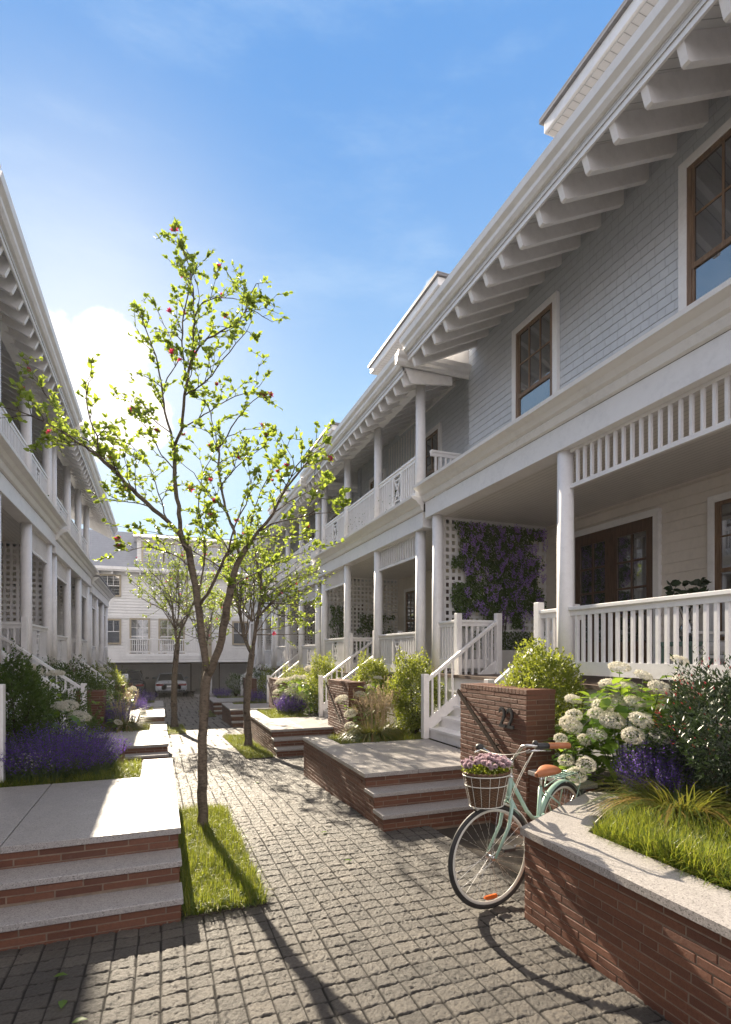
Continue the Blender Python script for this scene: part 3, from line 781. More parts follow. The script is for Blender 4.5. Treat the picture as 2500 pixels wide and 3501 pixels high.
# ---------------------------------------------------------------- house across the end of the courtyard
def end_house():
    FY = 35.0
    root = empty('garage_house', (0, FY, -.85), 'white clapboard house across the far end with grey mansard roof and garages', 'house')
    z = lambda w: w+.85
    m = MB(); m.box(-14, 16, .004, .3, z(1.29), z(6.65)); siding(m, -14, 16, .004, 0, z(1.29), z(3.9), .17, .04, 'y'); siding(m, -14, 16, -.03, 0, z(4.05), z(6.6), .17, .04, 'y')
    m.box(-14, 16, -.06, .0, z(3.9), z(4.05)); m.box(-14, 16, -.03, .0, z(4.05), z(6.6))
    m.build('clapboard_wall', M['siding_w'], root)
    m = MB(); m.box(-14, 16, .3, 9, z(1.3), z(6.6)); m.build('upper_body', M['white'], root)
    m = MB(); m.box(-14, 16, 5.0, 9, z(-.85), z(1.3)); siding(m, -14, 16, 5.0, 0, z(-.85), z(1.3), .17, .035, 'y'); m.build('ground_floor_wall', M['siding'], root)
    m = MB(); m.box(-14, 16, .2, 9, z(1.24), z(1.288)); m.build('garage_ceiling', M['white'], root)
    for a, b in ((-3.3, 2.05), (4.05, 9.2), (-9.5, -4.6)):
        m = MB(); m.box(a, b, 4.93, 4.965, z(-.85), z(1.08))
        o = m.build('garage_door', M['garage'], root)
        f = MB(); f.box(a-.06, a, 4.90, 4.99, z(-.85), z(1.14)); f.box(b, b+.06, 4.90, 4.99, z(-.85), z(1.14)); f.box(a, b, 4.90, 4.99, z(1.08), z(1.14))
        f.build('door_frame', M['oak'], o)
    # mansard
    m = MB(); m.prism([(-.35, z(6.72)), (-.35, z(6.80)), (1.9, z(9.4)), (2.3, z(9.4)), (2.3, z(6.72))], -14, 16, axis='x')
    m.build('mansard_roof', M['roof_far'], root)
    m = MB(); m.box(-14, 16, -.55, .1, z(6.60), z(6.72)); m.box(-14, 16, -.62, -.5, z(6.68), z(6.86)); m.build('eave_gutter', M['white2'], root, bevel=.01)
    m = MB()
    x = -13.8
    while x < 16: m.box(x-.04, x+.04, -.45, .0, z(6.44), z(6.598)); x += .75
    m.build('eave_bracket_row', M['white'], root)
    for a, b in ((-1.25, 4.2), (7.5, 12)):
        m = MB(); m.box(a, b, .15, 3, z(6.95), z(8.75)); siding(m, a, b, .15, 0, z(6.95), z(8.7), .17, .035, 'y')
        d = m.build('dormer', M['siding_w'], root)
        m = MB(); m.prism([(-.25, z(8.72)), (-.25, z(8.82)), (2.6, z(9.5)), (2.6, z(8.72))], a-.2, b+.2, axis='x'); m.build('dormer_roof', M['white2'], d)
        n = 4
        for i in range(n):
            xa = a+.35+(b-a-.7)*i/n; xb = a+.35+(b-a-.7)*(i+1)/n-.06
            wx(root, xa, xb, z(7.3), z(8.45), .13)
    for a, b, z0, z1 in [(-3.15, -2.2, 5.25, 6.35), (.6, 1.5, 5.0, 6.3), (-3.15, -2.2, 2.45, 3.75), (4.4, 5.3, 2.45, 3.75), (6.2, 7.1, 2.45, 3.75), (4.4, 5.3, 5.0, 6.3), (-6.5, -5.5, 5.0, 6.3)]:
        wx(root, a, b, z(z0), z(z1), -.05 if z0 > 4 else -.02)
    for a, b in ((-1.55, -.62), (.05, 1.36)): wx(root, a, b, z(1.80), z(3.82), -.02, rows=4)
    # balcony
    m = MB(); m.box(-1.78, 2.3, -.9, 0, z(1.29), z(1.80)); siding(m, -1.78, 2.3, -.9, 0, z(1.31), z(1.78), .16, .035, 'y')
    b = m.build('balcony', M['siding_w'], root)
    m = MB(); zb, zt = z(1.95), z(2.60)
    m.box(-1.78, 2.3, -.88, -.84, z(1.86), z(1.97)); m.box(-1.78, 2.3, -.90, -.82, zt, zt+.07)
    x = -1.7
    while x < 2.28: m.box(x-.02, x+.02, -.88, -.84, zb, zt); x += .115
    for x in (-1.78, -.25, .85, 2.24): m.box(x-.045, x+.045, -.905, -.80, z(1.80), zt+.12)
    m.build('balcony_railing', M['white2'], b)
    for x in (2.62, 2.95):
        m = MB(); m.lathe((x, .15, 0), [(.14, z(-.85)), (.14, z(1.29))], 20); m.build('support_column', M['white2'], root)
    m = MB(); m.box(2.5, 3.05, -.10, -.062, z(1.30), z(3.88)); m.build('timber_pilaster', M['tan'], root)
    m = MB(); m.prism([(2.2, -.9), (4.2, -.9), (4.2, 5), (2.4, 5), (2.0, 0)], z(-.9), z(-.72), axis='z'); m.build('kerb_island', M['stone'], root)
def wx(root, x0, x1, z0, z1, y, rows=2):
    "small window facing the camera side (-y)"
    c = MB(); k = .10
    c.box(x0-k, x0, y-.07, y+.03, z0-k, z1+k); c.box(x1, x1+k, y-.07, y+.03, z0-k, z1+k); c.box(x0, x1, y-.07, y+.03, z1, z1+k); c.box(x0, x1, y-.07, y+.03, z0-k, z0)
    w = c.build('window', M['tan'], root)
    f = MB(); f.box(x0, x1, y-.045, y-.02, (z0+z1)/2-.02, (z0+z1)/2+.02)
    n = 3 if x1-x0 > .8 else 2
    for i in range(1, n):
        x = x0+(x1-x0)*i/n; f.box(x-.012, x+.012, y-.04, y-.02, (z0+z1)/2+.02 if rows == 2 else z0, z1)
    if rows > 2:
        for j in range(1, rows):
            zz = z0+(z1-z0)*j/rows+.04; f.box(x0, x1, y-.038, y-.021, zz-.012, zz+.012)
    f.build('sash', M['white2'], w)
    p = MB(); p.box(x0, x1, y-.018, y-.01, z0, z1); p.build('pane', M['glass'], w)
end_house()

# ---------------------------------------------------------------- brick platforms, planters, piers
def brick_face(m, P, u, width, height, n, bw=.30, bh=.054, seed=0):
    "courses of single bricks standing a little proud of the mortar; P = top left corner of the face, u along it, n outward"
    P, u, n = Vector(P), Vector(u).normalized(), Vector(n).normalized(); up = Vector((0, 0, 1)); r_ = random.Random(int(P.x*97+P.y*31+P.z*11)+seed)
    rows = int(math.ceil(height/bh)); g_ = .0065
    for j in range(rows):
        zt_ = -j*bh-g_*.3; zb_ = max(-(j+1)*bh+g_, -height)
        if zt_-zb_ < .012: continue
        x = -(.5 if j % 2 else .0)*bw-r_.uniform(0, .06)
        while x < width-.01:
            ln = bw*r_.uniform(.97, 1.03); a, b = max(x, 0.0), min(x+ln-g_*1.5, width); x += ln
            if b-a < .015: continue
            o = r_.uniform(.005, .008); t = r_.uniform(-.0010, .0010); w1, w2 = (.0015*math.sin(s_*2.3+j)+r_.uniform(-.0009, .0009) for s_ in (a, b)); c_ = .003
            def q(s_, z_, d): return P+u*s_+up*z_+n*d
            vs = [q(a, zb_+w1, -.004), q(b, zb_+w2, -.004), q(b, zt_+w2, -.004), q(a, zt_+w1, -.004),
                  q(a+.0005, zb_+w1+.001, o-c_), q(b-.0005, zb_+w2+.001, o-c_+t), q(b-.0005, zt_+w2-.001, o-c_+t), q(a+.0005, zt_+w1-.001, o-c_),
                  q(a+c_, zb_+w1+c_, o), q(b-c_, zb_+w2+c_, o+t), q(b-c_, zt_+w2-c_, o+t), q(a+c_, zt_+w1-c_, o)]
            m.add(vs, [(0, 1, 5, 4), (1, 2, 6, 5), (2, 3, 7, 6), (3, 0, 4, 7), (4, 5, 9, 8), (5, 6, 10, 9), (6, 7, 11, 10), (7, 4, 8, 11), (8, 9, 10, 11)])
def quad_prism(mb, pts, z0, z1): return mb.prism(pts, z0, z1, axis='z')
def platform(label, s, Xe, Xi, yf, yb, zt, bed_y, bed_x, lot=3, gz0=None, group='brick entry platforms', bed_far=None):
    "brick platform with two treads below it toward the viewer; Xe = edge on the path, Xi = inner end"
    root = empty('brick_platform', (0, 0, 0), label, 'platform', group)
    gz = ground_z(yb)-.25; g0 = ground_z(yf-.54)
    rise = (zt-g0)/3
    x0, x1 = (Xe, Xi)
    m = MB(); ins = .012*s
    m.box(x0+ins, x1, yf, yb, gz, zt-.05)
    for k in (1, 2):
        m.box(x0+ins, x1, yf-.27*k, yf-.27*(k-1)-.0, gz, zt-rise*k-.045)
    m.build('mortar_bed', M['mortar'], root)
    q = MB(); xo = x0+ins; nx = (-s, 0, 0)
    brick_face(q, (xo, yf, zt-.052), (0, 1, 0), yb-yf, zt-.052-ground_z(yb)+.02, nx)
    brick_face(q, (min(xo, x1), yf, zt-.052), (1, 0, 0), abs(x1-xo), rise-.045, (0, -1, 0))
    for k in (1, 2):
        hh_ = (rise-.048) if k == 1 else zt-rise*k-.048-g0+.03
        brick_face(q, (min(xo, x1), yf-.27*k, zt-rise*k-.048), (1, 0, 0), abs(x1-xo), hh_, (0, -1, 0), seed=k)
        brick_face(q, (xo, yf-.27*k, zt-rise*k-.048), (0, 1, 0), .27, zt-rise*k-.048-g0+.03, nx, seed=k)
    brick_face(q, (min(xo, x1), yb, zt-.052), (1, 0, 0), abs(x1-xo), .5, (0, 1, 0))
    q.build('brickwork', M['unit'], root)
    for k in (1, 2):
        m = MB(); zz = zt-rise*k; m.box(x0-.01*s, x1, yf-.27*k-.025, yf-.27*(k-1)-.002, zz-.045, zz)
        m.build('tread', M['stone'], root, bevel=.006)
    # paving slab on top with the planting bed cut out
    xb = bed_x; ymax = yb
    m = MB(); xm = (x0+x1)/2
    m.box(x0-.012*s, xm-.004*s, yf-.025, bed_y, zt-.05, zt); m.box(xm+.004*s, x1, yf-.025, bed_y, zt-.05, zt)
    m.box(x0-.012*s, xb, bed_y+.004, ymax, zt-.05, zt)
    m.build('stone_slab', M['stone'], root, bevel=.004)
    m = MB(); m.box(xb, x1, bed_y+.004, ymax, gz, zt-.045); m.build('soil', M['soil'], root)
    return root, rise
def pier(label, s, x, w, y0, y1, z0, z1, number=None, group='brick gate piers', bar=True, low=None):
    root = empty('brick_pier', (x, y0, z0), label, 'pier', group)
    m = MB(); m.box(0, s*w, 0, y1-y0, 0, z1-z0-.058); m.build('mortar_bed', M['mortar'], root)
    m = MB(); hz_ = z1-z0-.06; xa = min(0, s*w)
    brick_face(m, (0, 0, hz_), (0, 1, 0), y1-y0, hz_, (-s, 0, 0)); brick_face(m, (xa, 0, hz_), (1, 0, 0), w, hz_, (0, -1, 0), seed=3)
    brick_face(m, (s*w, 0, hz_), (0, 1, 0), y1-y0, hz_, (s, 0, 0)); brick_face(m, (xa, y1-y0, hz_), (1, 0, 0), w, hz_, (0, 1, 0), seed=3)
    m.build('brickwork', M['unit'], root)
    m = MB(); yy = -.008
    while yy < y1-y0-.02:
        d_ = random.uniform(-.0015, .0015); m.box(-.009*s, s*(w+.009), yy, min(yy+.058, y1-y0+.008), hz_+.003, hz_+.058+d_); yy += .064
    m.build('brick_cap', M['unit'], root, bevel=.003)
    if bar:
        a, b = Vector((-.06*s, y1-y0-.03, z1-z0-.09)), Vector((-.06*s, bar, .02 if bar is True else z1-z0-.09-(y1-y0-.03-bar)*.72))
        m = MB(); m.beam(a, b, .018, .05)
        m.beam((0, a.y-.1, a.z-.09), (a.x, a.y-.1, a.z-.09), .02, .02); m.beam((0, b.y+.15, b.z+.12), (a.x, b.y+.15, b.z+.12), .02, .02)
        m.build('handrail', M['bronze'], root)
    if number:
        cu = bpy.data.curves.new('house_number', 'FONT'); cu.body = number; cu.size = .335; cu.extrude = .010; cu.offset = .002; cu.space_character = 1.05
        tmp = bpy.data.objects.new('tmp', cu); C.objects.link(tmp)
        dg = bpy.context.evaluated_depsgraph_get(); me = bpy.data.meshes.new_from_object(tmp.evaluated_get(dg)); bpy.data.objects.remove(tmp)
        me.name = 'house_number'; me.materials.clear()
        # digits stand off the street face
        mt = Matrix(((0, 0, -1, -.024), (-1, 0, 0, .47), (0, 1, 0, (z1-z0)-.44), (0, 0, 0, 1)))
        me.transform(Matrix.Diagonal((.82, .95, 1, 1))); me.transform(mt)
        link('house_number', me, M['plastic'], root)
    return root

PF = dict(A=(5.92, .44), B=(11.55, .20), C=(18.7, -.075), Dd=(24.9, -.34))
ordr = {'A': ('brick platform beside the parked bicycle, wrapping a feathery grass bed', 'brick pier with the number 22 and a slanting bronze bar'),
        'B': ('brick platform with the square lawn, next beyond the one by the bicycle', 'brick pier between the white hydrangeas and the second stair'),
        'C': ('small brick platform third from the bicycle, behind the far tree', 'brick pier at the third right-hand stair, beside purple flowers'),
        'Dd': ('farthest brick platform on the right, in the shade by the garages', 'farthest brick pier on the right side')}
for k, (yf, zt) in PF.items():
    lab, plab = ordr[k]
    yb = yf+2.9 if k == 'A' else yf+(4.2 if k == 'B' else 2.7)
    xi = 4.75
    platform(lab, 1, 2.25, 3.62, yf, yb, zt, yf+2.02, 2.62)
    if k == 'A': pier(plab, 1, 3.62, .36, 4.72, 6.06, ground_z(5)-.2, 1.46, '22', bar=.35)
    else: pier(plab, 1, 3.62, .36, yf-1.1, yf+.35, ground_z(yf)-.2, zt+1.05, bar=.35)
    # bed between platform and porch
    gz = ground_z(yf)-.25
    r_ = empty('garden_bed', (0, 0, 0), {'A': 'planting bed with low brick wall in front of the nearest right porch', 'B': 'planting bed of round bushes and a white hydrangea beside the second right stair',
         'C': 'planting bed beside the third right stair', 'Dd': 'planting bed beside the farthest right stair'}[k], 'garden bed', 'garden beds by the right porches')
    y0b = {'A': 4.0, 'B': 8.82, 'C': 15.76, 'Dd': 21.42}[k]; y1b = yf+.05 if k != 'A' else 5.9
    zb = zt+.18
    m = MB(); m.box(3.64, 3.84, y0b, yf-1.12 if k != 'A' else 4.70, gz, zb-.05); m.build('low_wall', M['mortar'], r_)
    q = MB(); ye_ = yf-1.12 if k != 'A' else 4.70; brick_face(q, (3.64, y0b, zb-.052), (0, 1, 0), ye_-y0b, zb-.05-gz, (-1, 0, 0)); brick_face(q, (3.64, y0b, zb-.052), (1, 0, 0), .2, zb-.05-gz, (0, -1, 0)); q.build('brickwork', M['unit'], r_)
    m = MB(); m.box(3.615, 3.87, y0b-.01, yf-1.12 if k != 'A' else 4.70, zb-.048, zb); m.build('coping', M['stone'], r_, bevel=.005)
    m = MB(); m.box(3.85, 4.68, y0b, y1b, gz, zb-.07); m.build('soil', M['soil'], r_)
    # step up to the wooden stair and landing
    m = MB(); m.box(3.624, 4.10, yf+.37 if k != 'A' else 6.08, (yf+2.0) if k != 'A' else 7.98, gz, zt-.052); m.build('landing_base', M['mortar'], r_)
    m = MB(); m.box(3.624, 4.12, yf+.37 if k != 'A' else 6.08, (yf+2.0) if k != 'A' else 7.94, zt-.05, zt-.002); m.build('landing_slab', M['stone'], r_)
    m = MB(); m.box(3.624, 4.68, yf+2.03, yb, gz, zt-.045); m.build('platform_soil', M['soil'], r_)
# left side
LF = {'A': (4.60, .45, 7.65), 'B': (10.6, .18, 13.5), 'C': (17.7, -.09, 20.6), 'D': (23.6, -.34, 26.5)}
ll = {'A': 'wide brick platform in the left foreground with three granite steps', 'B': 'brick platform second from the front on the left, half in shade',
      'C': 'sunlit brick platform third from the front on the left', 'D': 'farthest brick platform on the left near the cars'}
for k, (yf, zt, yb) in LF.items():
    platform(ll[k], -1, .15, -2.3, yf, yb, zt, yf+2.0, -.2)
    gz = ground_z(yf)-.25
    r_ = empty('garden_bed', (0, 0, 0), {'A': 'planting bed of lavender and hydrangea behind the left foreground platform', 'B': 'planting bed beyond the second left platform',
         'C': 'planting bed beyond the third left platform', 'D': 'planting bed beyond the farthest left platform'}[k], 'garden bed', 'garden beds by the left porches')
    ye = {'A': 10.04, 'B': 17.14, 'C': 23.0, 'D': 30}[k]
    m = MB(); m.box(-.75, -2.2, yb+.005, ye, gz, zt-.02); m.build('soil', M['soil'], r_)
    m = MB(); m.box(-.55, -.75, yb+.006, ye, gz, zt+.0-.05); m.build('low_wall', M['mortar'], r_)
    q = MB(); brick_face(q, (-.55, yb+.01, zt-.052), (0, 1, 0), ye-yb-.02, zt-.05-gz, (1, 0, 0)); q.build('brickwork', M['unit'], r_)
    m = MB(); m.box(-.525, -.77, yb+.006, ye, zt-.048, zt); m.build('coping', M['stone'], r_)
for k, lb in (('B', 'brick pier at the second left stair, half hidden by bushes'), ('C', 'brick pier at the third left stair'), ('D', 'farthest brick pier on the left side')):
    yf, zt, yb = LF[k]
    pier(lb, -1, -1.12, .5, yf+2.2, yf+2.9, ground_z(yf)-.2, zt+.85, bar=None)
# foreground planter on the right
root = empty('brick_planter', (0, 0, 0), 'brick planter in the right foreground with an angled corner and granite coping', 'planter')
P0, P1, P2 = (2.43, 3.2), (3.66, 3.82), (3.66, 4.0)
zc = .60
m = MB(); quad_prism(m, [(2.44, -2), (2.44, 3.20), (3.63, 3.81), (3.63, 4.02), (4.68, 4.02), (4.68, -2)], -.3, zc-.05)
m.build('mortar_bed', M['mortar'], root)
m = MB(); brick_face(m, (2.44, -1.5, zc-.052), (0, 1, 0), 4.70, zc+.05, (-1, 0, 0)); L_d = math.hypot(1.19, .61)
brick_face(m, (2.44, 3.20, zc-.052), (1.19, .61, 0), L_d, zc+.05, (-.61, 1.19, 0)); m.build('brickwork', M['unit'], root)
m = MB()
inn = [(2.80, -2), (2.80, 2.98), (3.02, 3.12), (3.9, 3.60)]
out_ = [(2.412, -2), (2.412, 3.222), (2.595, 3.318), (3.615, 3.842)]
for i in range(3):
    g_ = .002
    quad_prism(m, [out_[i], out_[i+1], inn[i+1], inn[i]], zc-.048, zc)
m.build('coping', M['stone'], root)
m = MB(); quad_prism(m, [(2.80, -2), (2.80, 2.98), (3.02, 3.12), (3.9, 3.60), (3.9, 4.0), (4.66, 4.0), (4.66, -2)], zc-.049, zc-.03); m.build('soil', M['soil'], root)

# ---------------------------------------------------------------- lawns
def lawn(name, label, poly, z, n, hgt, group=None, w=.022, soil=True):
    "grass blades over a convex quad poly [(x,y)*4]; z number or function of y"
    P = np.array(poly, float); a = rs.rand(n, 1); b = rs.rand(n, 1)
    p = (P[0]*(1-a)+P[1]*a)*(1-b)+(P[3]*(1-a)+P[2]*a)*b
    zz = ground_np(p[:, 1])-.0 if z is None else np.full(n, z)
    Cc = np.column_stack([p, zz]); az = rs.rand(n)*2*np.pi
    til = np.clip(np.abs(rs.normal(0, .26, n)), 0, .8)
    X = np.column_stack([np.cos(az)*np.sin(til), np.sin(az)*np.sin(til), np.cos(til)])
    Zn = np.column_stack([np.cos(az)*np.cos(til), np.sin(az)*np.cos(til), -np.sin(til)])
    S = hgt*(.45+.75*rs.rand(n))
    patch = np.sin(p[:, 0]*9+1)*np.sin(p[:, 1]*6)*.15+1; S = S*patch
    Vs = []; Fs = []; off = 0
    for q, bend in enumerate((.15, .6, 1.1)):
        k = (np.arange(n) % 3) == q
        V, F = scatter_np(*blade(bend, w), Cc[k], X[k], Zn[k], S[k]); Vs.append(V); Fs.append(F+off); off += len(V)
    o = link(name, np_mesh(name, np.vstack(Vs), np.vstack(Fs)), M['grass'])
    return tag(o, label, 'grass', group, 'stuff')
def soil_patch(name, poly):
    m = MB(); zs = [ground_z(y)+.012 for x, y in poly]
    m.add([(x, y, z_) for (x, y), z_ in zip(poly, zs)]+[(x, y, z_-.1) for (x, y), z_ in zip(poly, zs)], [(0, 1, 2, 3), (0, 4, 5, 1), (1, 5, 6, 2), (2, 6, 7, 3), (3, 7, 4, 0)])
    tag(m.build(name, M['soil']), kind='structure')
def rect(x0, x1, y0, y1): return [(x0, y0), (x1, y0), (x1, y1), (x0, y1)]
for r_, n, h in ((rect(.17, .76, 4.08, 6.95), 21000, .135), (rect(1.64, 2.22, 11.0, 15.5), 15000, .10), (rect(.17, .76, 16.8, 19.9), 4500, .10), (rect(1.66, 2.22, 23.2, 26), 2500, .10)):
    soil_patch('tree_bed', r_)
    lab = {4.08: 'rectangle of long green grass round the big tree beside the left foreground steps', 11.0: 'strip of sunlit grass round the second tree along the brick platform',
           16.8: 'sunlit grass strip round the far left tree', 23.2: 'shaded grass strip beside the farthest right platform'}[r_[0][1]]
    lawn('lawn', lab, r_, None, n, h)
lawn('lawn', 'thick grass in the right foreground planter', rect(2.82, 3.75, 1.9, 2.95), zc-.03, 26000, .16)
lawn('lawn', 'thick grass in the right foreground planter, far corner', [(3.0, 2.9), (3.9, 2.9), (3.95, 3.6), (3.1, 3.15)], zc-.03, 9000, .12)
lawn('lawn', 'grass edging the bed of the platform by the bicycle', [(2.64, 8.0), (4.6, 8.0), (4.6, 8.45), (2.64, 8.8)], .40, 5500, .10)
lawn('lawn', 'square sunlit lawn on the second right-hand platform', [(2.64, 13.62), (3.62, 13.62), (3.62, 15.7), (2.64, 15.7)], .16, 7500, .11)
lawn('lawn', 'small sunlit lawn on the third right-hand platform', [(2.64, 20.78), (4.5, 20.78), (4.5, 21.3), (2.64, 21.3)], -.11, 2500, .11)
lawn('lawn', 'shaded lawn on the farthest right-hand platform', [(2.64, 27.0), (4.5, 27.0), (4.5, 27.5), (2.64, 27.5)], -.37, 1200, .11)
lawn('lawn', 'shaded grass edging the left foreground platform', [(-2.1, 6.64), (-.21, 6.64), (-.21, 7.62), (-2.1, 7.62)], .41, 9000, .12)
lawn('lawn', 'grass beyond the second left platform, tip in the sun', [(-2.0, 12.62), (-.21, 12.62), (-.21, 13.45), (-2.0, 13.45)], .14, 6000, .12)
lawn('lawn', 'grass beyond the third left platform', [(-1.6, 19.75), (-.21, 19.75), (-.21, 20.55), (-1.6, 20.55)], -.12, 3500, .12)
lawn('lawn', 'grass beyond the farthest left platform', [(-1.6, 25.65), (-.21, 25.65), (-.21, 26.45), (-1.6, 26.45)], -.38, 2000, .12)

# ---------------------------------------------------------------- shrubs
def bush(label, c, r, n, size, mat='box', kind='round_bush', group=None, tpl=LEAF, lump=.22, cat='bush', tips=True, stem=True):
    "leaf cloud on a lumpy ellipsoid with short shoots sticking out; c = centre of base, r = (rx, ry, height)"
    c = Vector(c); root = empty(kind, c, label, cat, group)
    rx, ry, hh = r; rz = hh/2
    u = rdir(n); rad = 1-np.abs(rs.normal(0, .22, n)); rad = np.clip(rad, .25, 1.05)
    f = 1+lump*(np.sin(u[:, 0]*5+c.x*3)*np.sin(u[:, 1]*6+c.y)+.6*np.sin(u[:, 2]*7+u[:, 0]*4+c.x))
    f *= np.where(u[:, 2] < -.2, .92, 1.0)
    Pp = u*(rad*f)[:, None]*np.array([rx, ry, rz])+np.array([0, 0, rz*.98])
    d = norm(u*np.array([1, 1, .6])+rs.normal(0, .55, (n, 3))+np.array([0, 0, .35]))
    Zn = norm(u*.4+rs.normal(0, .6, (n, 3))+np.array([0, 0, .6]))
    scatter('foliage', tpl, Pp, d, Zn, size*(.6+.7*rs.rand(n)), M[mat], root)
    if tips:
        k = max(14, n//110); uu = rdir(k); uu[:, 2] = np.abs(uu[:, 2])*.9+.05; uu = norm(uu)
        ff = 1+lump*(np.sin(uu[:, 0]*5+c.x*3)*np.sin(uu[:, 1]*6+c.y)+.6*np.sin(uu[:, 2]*7+uu[:, 0]*4+c.x))
        base = uu*(ff*.92)[:, None]*np.array([rx, ry, rz])+np.array([0, 0, rz]); gd = norm(uu*.6+np.array([0, 0, .9])+rs.normal(0, .2, (k, 3)))
        q = 9; t = np.tile(np.arange(q)/q, k); B = np.repeat(base, q, 0); G = np.repeat(gd, q, 0); ln = np.repeat(size*(2.0+3.5*rs.rand(k)), q)
        Pp = B+G*(t*ln)[:, None]; a = rs.rand(len(t))*6.28; lat = np.column_stack([np.cos(a), np.sin(a), .5*np.ones(len(t))])
        scatter('shoot_leaves', tpl, Pp, norm(lat+G*.6), norm(G+rs.normal(0, .3, G.shape)), size*(.7+.5*rs.rand(len(t))), M[mat], root)
    if stem:
        m = MB()
        for i in range(16):
            v = rdir(1)[0]; v[2] = abs(v[2])+.3; e = Vector((v[0]*rx*.75, v[1]*ry*.75, rz*(.7+.9*random.random())))
            m.tube([(v[0]*.04, v[1]*.04, 0), (e.x*.5+random.uniform(-.03, .03), e.y*.5, e.z*.5), e], [.012, .008, .003], 5)
        m.build('stem', M['twig'], root)
    return root
RB = 'round green bushes in front of the right-hand porches'
bush('tall yellow-green bush right behind the brick pier numbered 22', (4.2, 5.2, .55), (.44, .44, 1.40), 12000, .040, group=RB)
bush('sunlit round bush left of the white stair newel nearest the feathery grass', (4.18, 8.55, .38), (.44, .40, 1.46), 11000, .042, group=RB)
bush('round bush at the foot of the second house, between white hydrangea and the X railing', (4.30, 10.9, .28), (.40, .45, 1.50), 9500, .044, group=RB)
bush('round bush beyond the second stair, behind the square lawn', (4.30, 14.4, .0), (.46, .55, 1.78), 8500, .048, group=RB)
bush('small round bush just past the second stair railing', (4.30, 16.8, -.05), (.4, .5, 1.45), 3800, .045, group=RB)
bush('round bush beside the third stair', (4.30, 18.6, -.1), (.4, .5, 1.5), 3500, .045, group=RB)
bush('round bush just past the third stair railing', (4.30, 22.6, -.3), (.45, .5, 1.6), 3000, .05, group=RB)
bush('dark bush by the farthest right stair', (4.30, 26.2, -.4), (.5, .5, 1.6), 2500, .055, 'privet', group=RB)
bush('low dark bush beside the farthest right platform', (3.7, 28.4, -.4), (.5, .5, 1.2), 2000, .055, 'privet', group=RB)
LB = 'dark bushes along the left-hand porches'
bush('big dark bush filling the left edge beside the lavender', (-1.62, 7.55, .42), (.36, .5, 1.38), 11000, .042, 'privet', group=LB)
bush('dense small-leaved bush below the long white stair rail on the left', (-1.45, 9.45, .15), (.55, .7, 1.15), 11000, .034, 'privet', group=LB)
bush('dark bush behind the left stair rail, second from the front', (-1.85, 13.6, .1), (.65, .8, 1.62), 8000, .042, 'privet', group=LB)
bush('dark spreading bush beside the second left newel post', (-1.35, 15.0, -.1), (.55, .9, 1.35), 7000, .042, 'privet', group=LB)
bush('bush against the far left stair, catching a little sun', (-1.7, 20.4, -.2), (.6, .9, 1.7), 5000, .048, 'box', group=LB)
bush('farthest bush on the left, in front of the low porch', (-1.7, 23.9, -.4), (.6, .9, 1.6), 3500, .052, 'box', group=LB)
b_ = bush('dark glossy shrub with narrow leaves and red buds at the right edge', (4.28, 2.92, .52), (.58, .62, 1.20), 18000, .052, 'darkshrub', 'flowering_shrub', tpl=LEAF_N, lump=.15)
n = 420; u = rdir(n); u[:, 2] = np.abs(u[:, 2])*.8-.1; u = norm(u)
tag(scatter('blossom_cluster', LEAF_N, u*np.array([.58, .62, .66])+np.array([0, 0, .66]), norm(u+rs.normal(0, .3, (n, 3))+[0, 0, .5]), rdir(n), .028, M['bud'], b_), kind='stuff')

# ---------------------------------------------------------------- hydrangeas
def head_mesh(mat):
    n = 430; u = rdir(n); u[:, 2] = np.abs(u[:, 2])-.25; u = norm(u)
    P_ = u*np.array([1, 1, .55])*(.82+.2*rs.rand(n))[:, None]; V, F = scatter_np(*FLORET, P_, rdir(n), norm(u+rs.normal(0, .25, (n, 3))), .10+.05*rs.rand(n))
    return np_mesh('flower_head', V, F)
HEADS = [head_mesh('petal') for _ in range(3)]
for h in HEADS: h.materials.append(M['petal'])
def hydrangea(label, c, heads, leaves=110, lsize=.13, rad=(.5, .5, .8), hs=.10, group='white hydrangeas'):
    "heads: list of world points for flower heads"
    c = Vector(c); root = empty('hydrangea', c, label, 'hydrangea', group)
    st = MB(); LC = []; LX = []; LZ = []
    for hp in heads:
        p = Vector(hp)-c; sz = hs*random.uniform(.8, 1.2)
        o = link('flower_head', random.choice(HEADS), None, root, p)
        tilt = Vector((p.x*.7+random.uniform(-.2, .2), p.y*.5-.25, .8)).normalized()
        o.rotation_euler = tilt.to_track_quat('Z', 'Y').to_euler(); o.scale = (sz, sz, sz*random.uniform(.8, 1.1))
        base = Vector((p.x*.35, p.y*.35, 0)); mid = base.lerp(p, .55)+Vector((0, 0, .05))
        st.tube([base, mid, p-Vector((0, 0, .02))], [.007, .005, .004], 5)
        for k in range(7):
            t = .35+.1*k; q = mid.lerp(p, (t-.35)/.65) if t > .35 else mid; a = random.random()*6.28
            LC.append(q-Vector((0, 0, .03))); LX.append((math.cos(a), math.sin(a), random.uniform(-.25, .35))); LZ.append((random.uniform(-.3, .3), random.uniform(-.3, .3), 1))
    for k in range(leaves):
        v = rdir(1)[0]; f = random.uniform(.55, 1.0); q = (v[0]*rad[0]*f, v[1]*rad[1]*f, rad[2]*(.5+.5*v[2]*f))
        LC.append(q); LX.append(norm(np.array([[v[0]+random.uniform(-.4, .4), v[1]+random.uniform(-.4, .4), random.uniform(-.4, .3)]]))[0]); LZ.append((v[0]*.5+random.uniform(-.3, .3), v[1]*.5, 1))
    n = len(LC); LC = np.array([tuple(x) for x in LC]); scatter('foliage', LEAF_W, LC, np.array(LX), np.array(LZ), lsize*(.6+.6*rs.rand(n)), M['hleaf'], root, smooth=True)
    st.build('stem', M['lavleaf'], root)
    return root
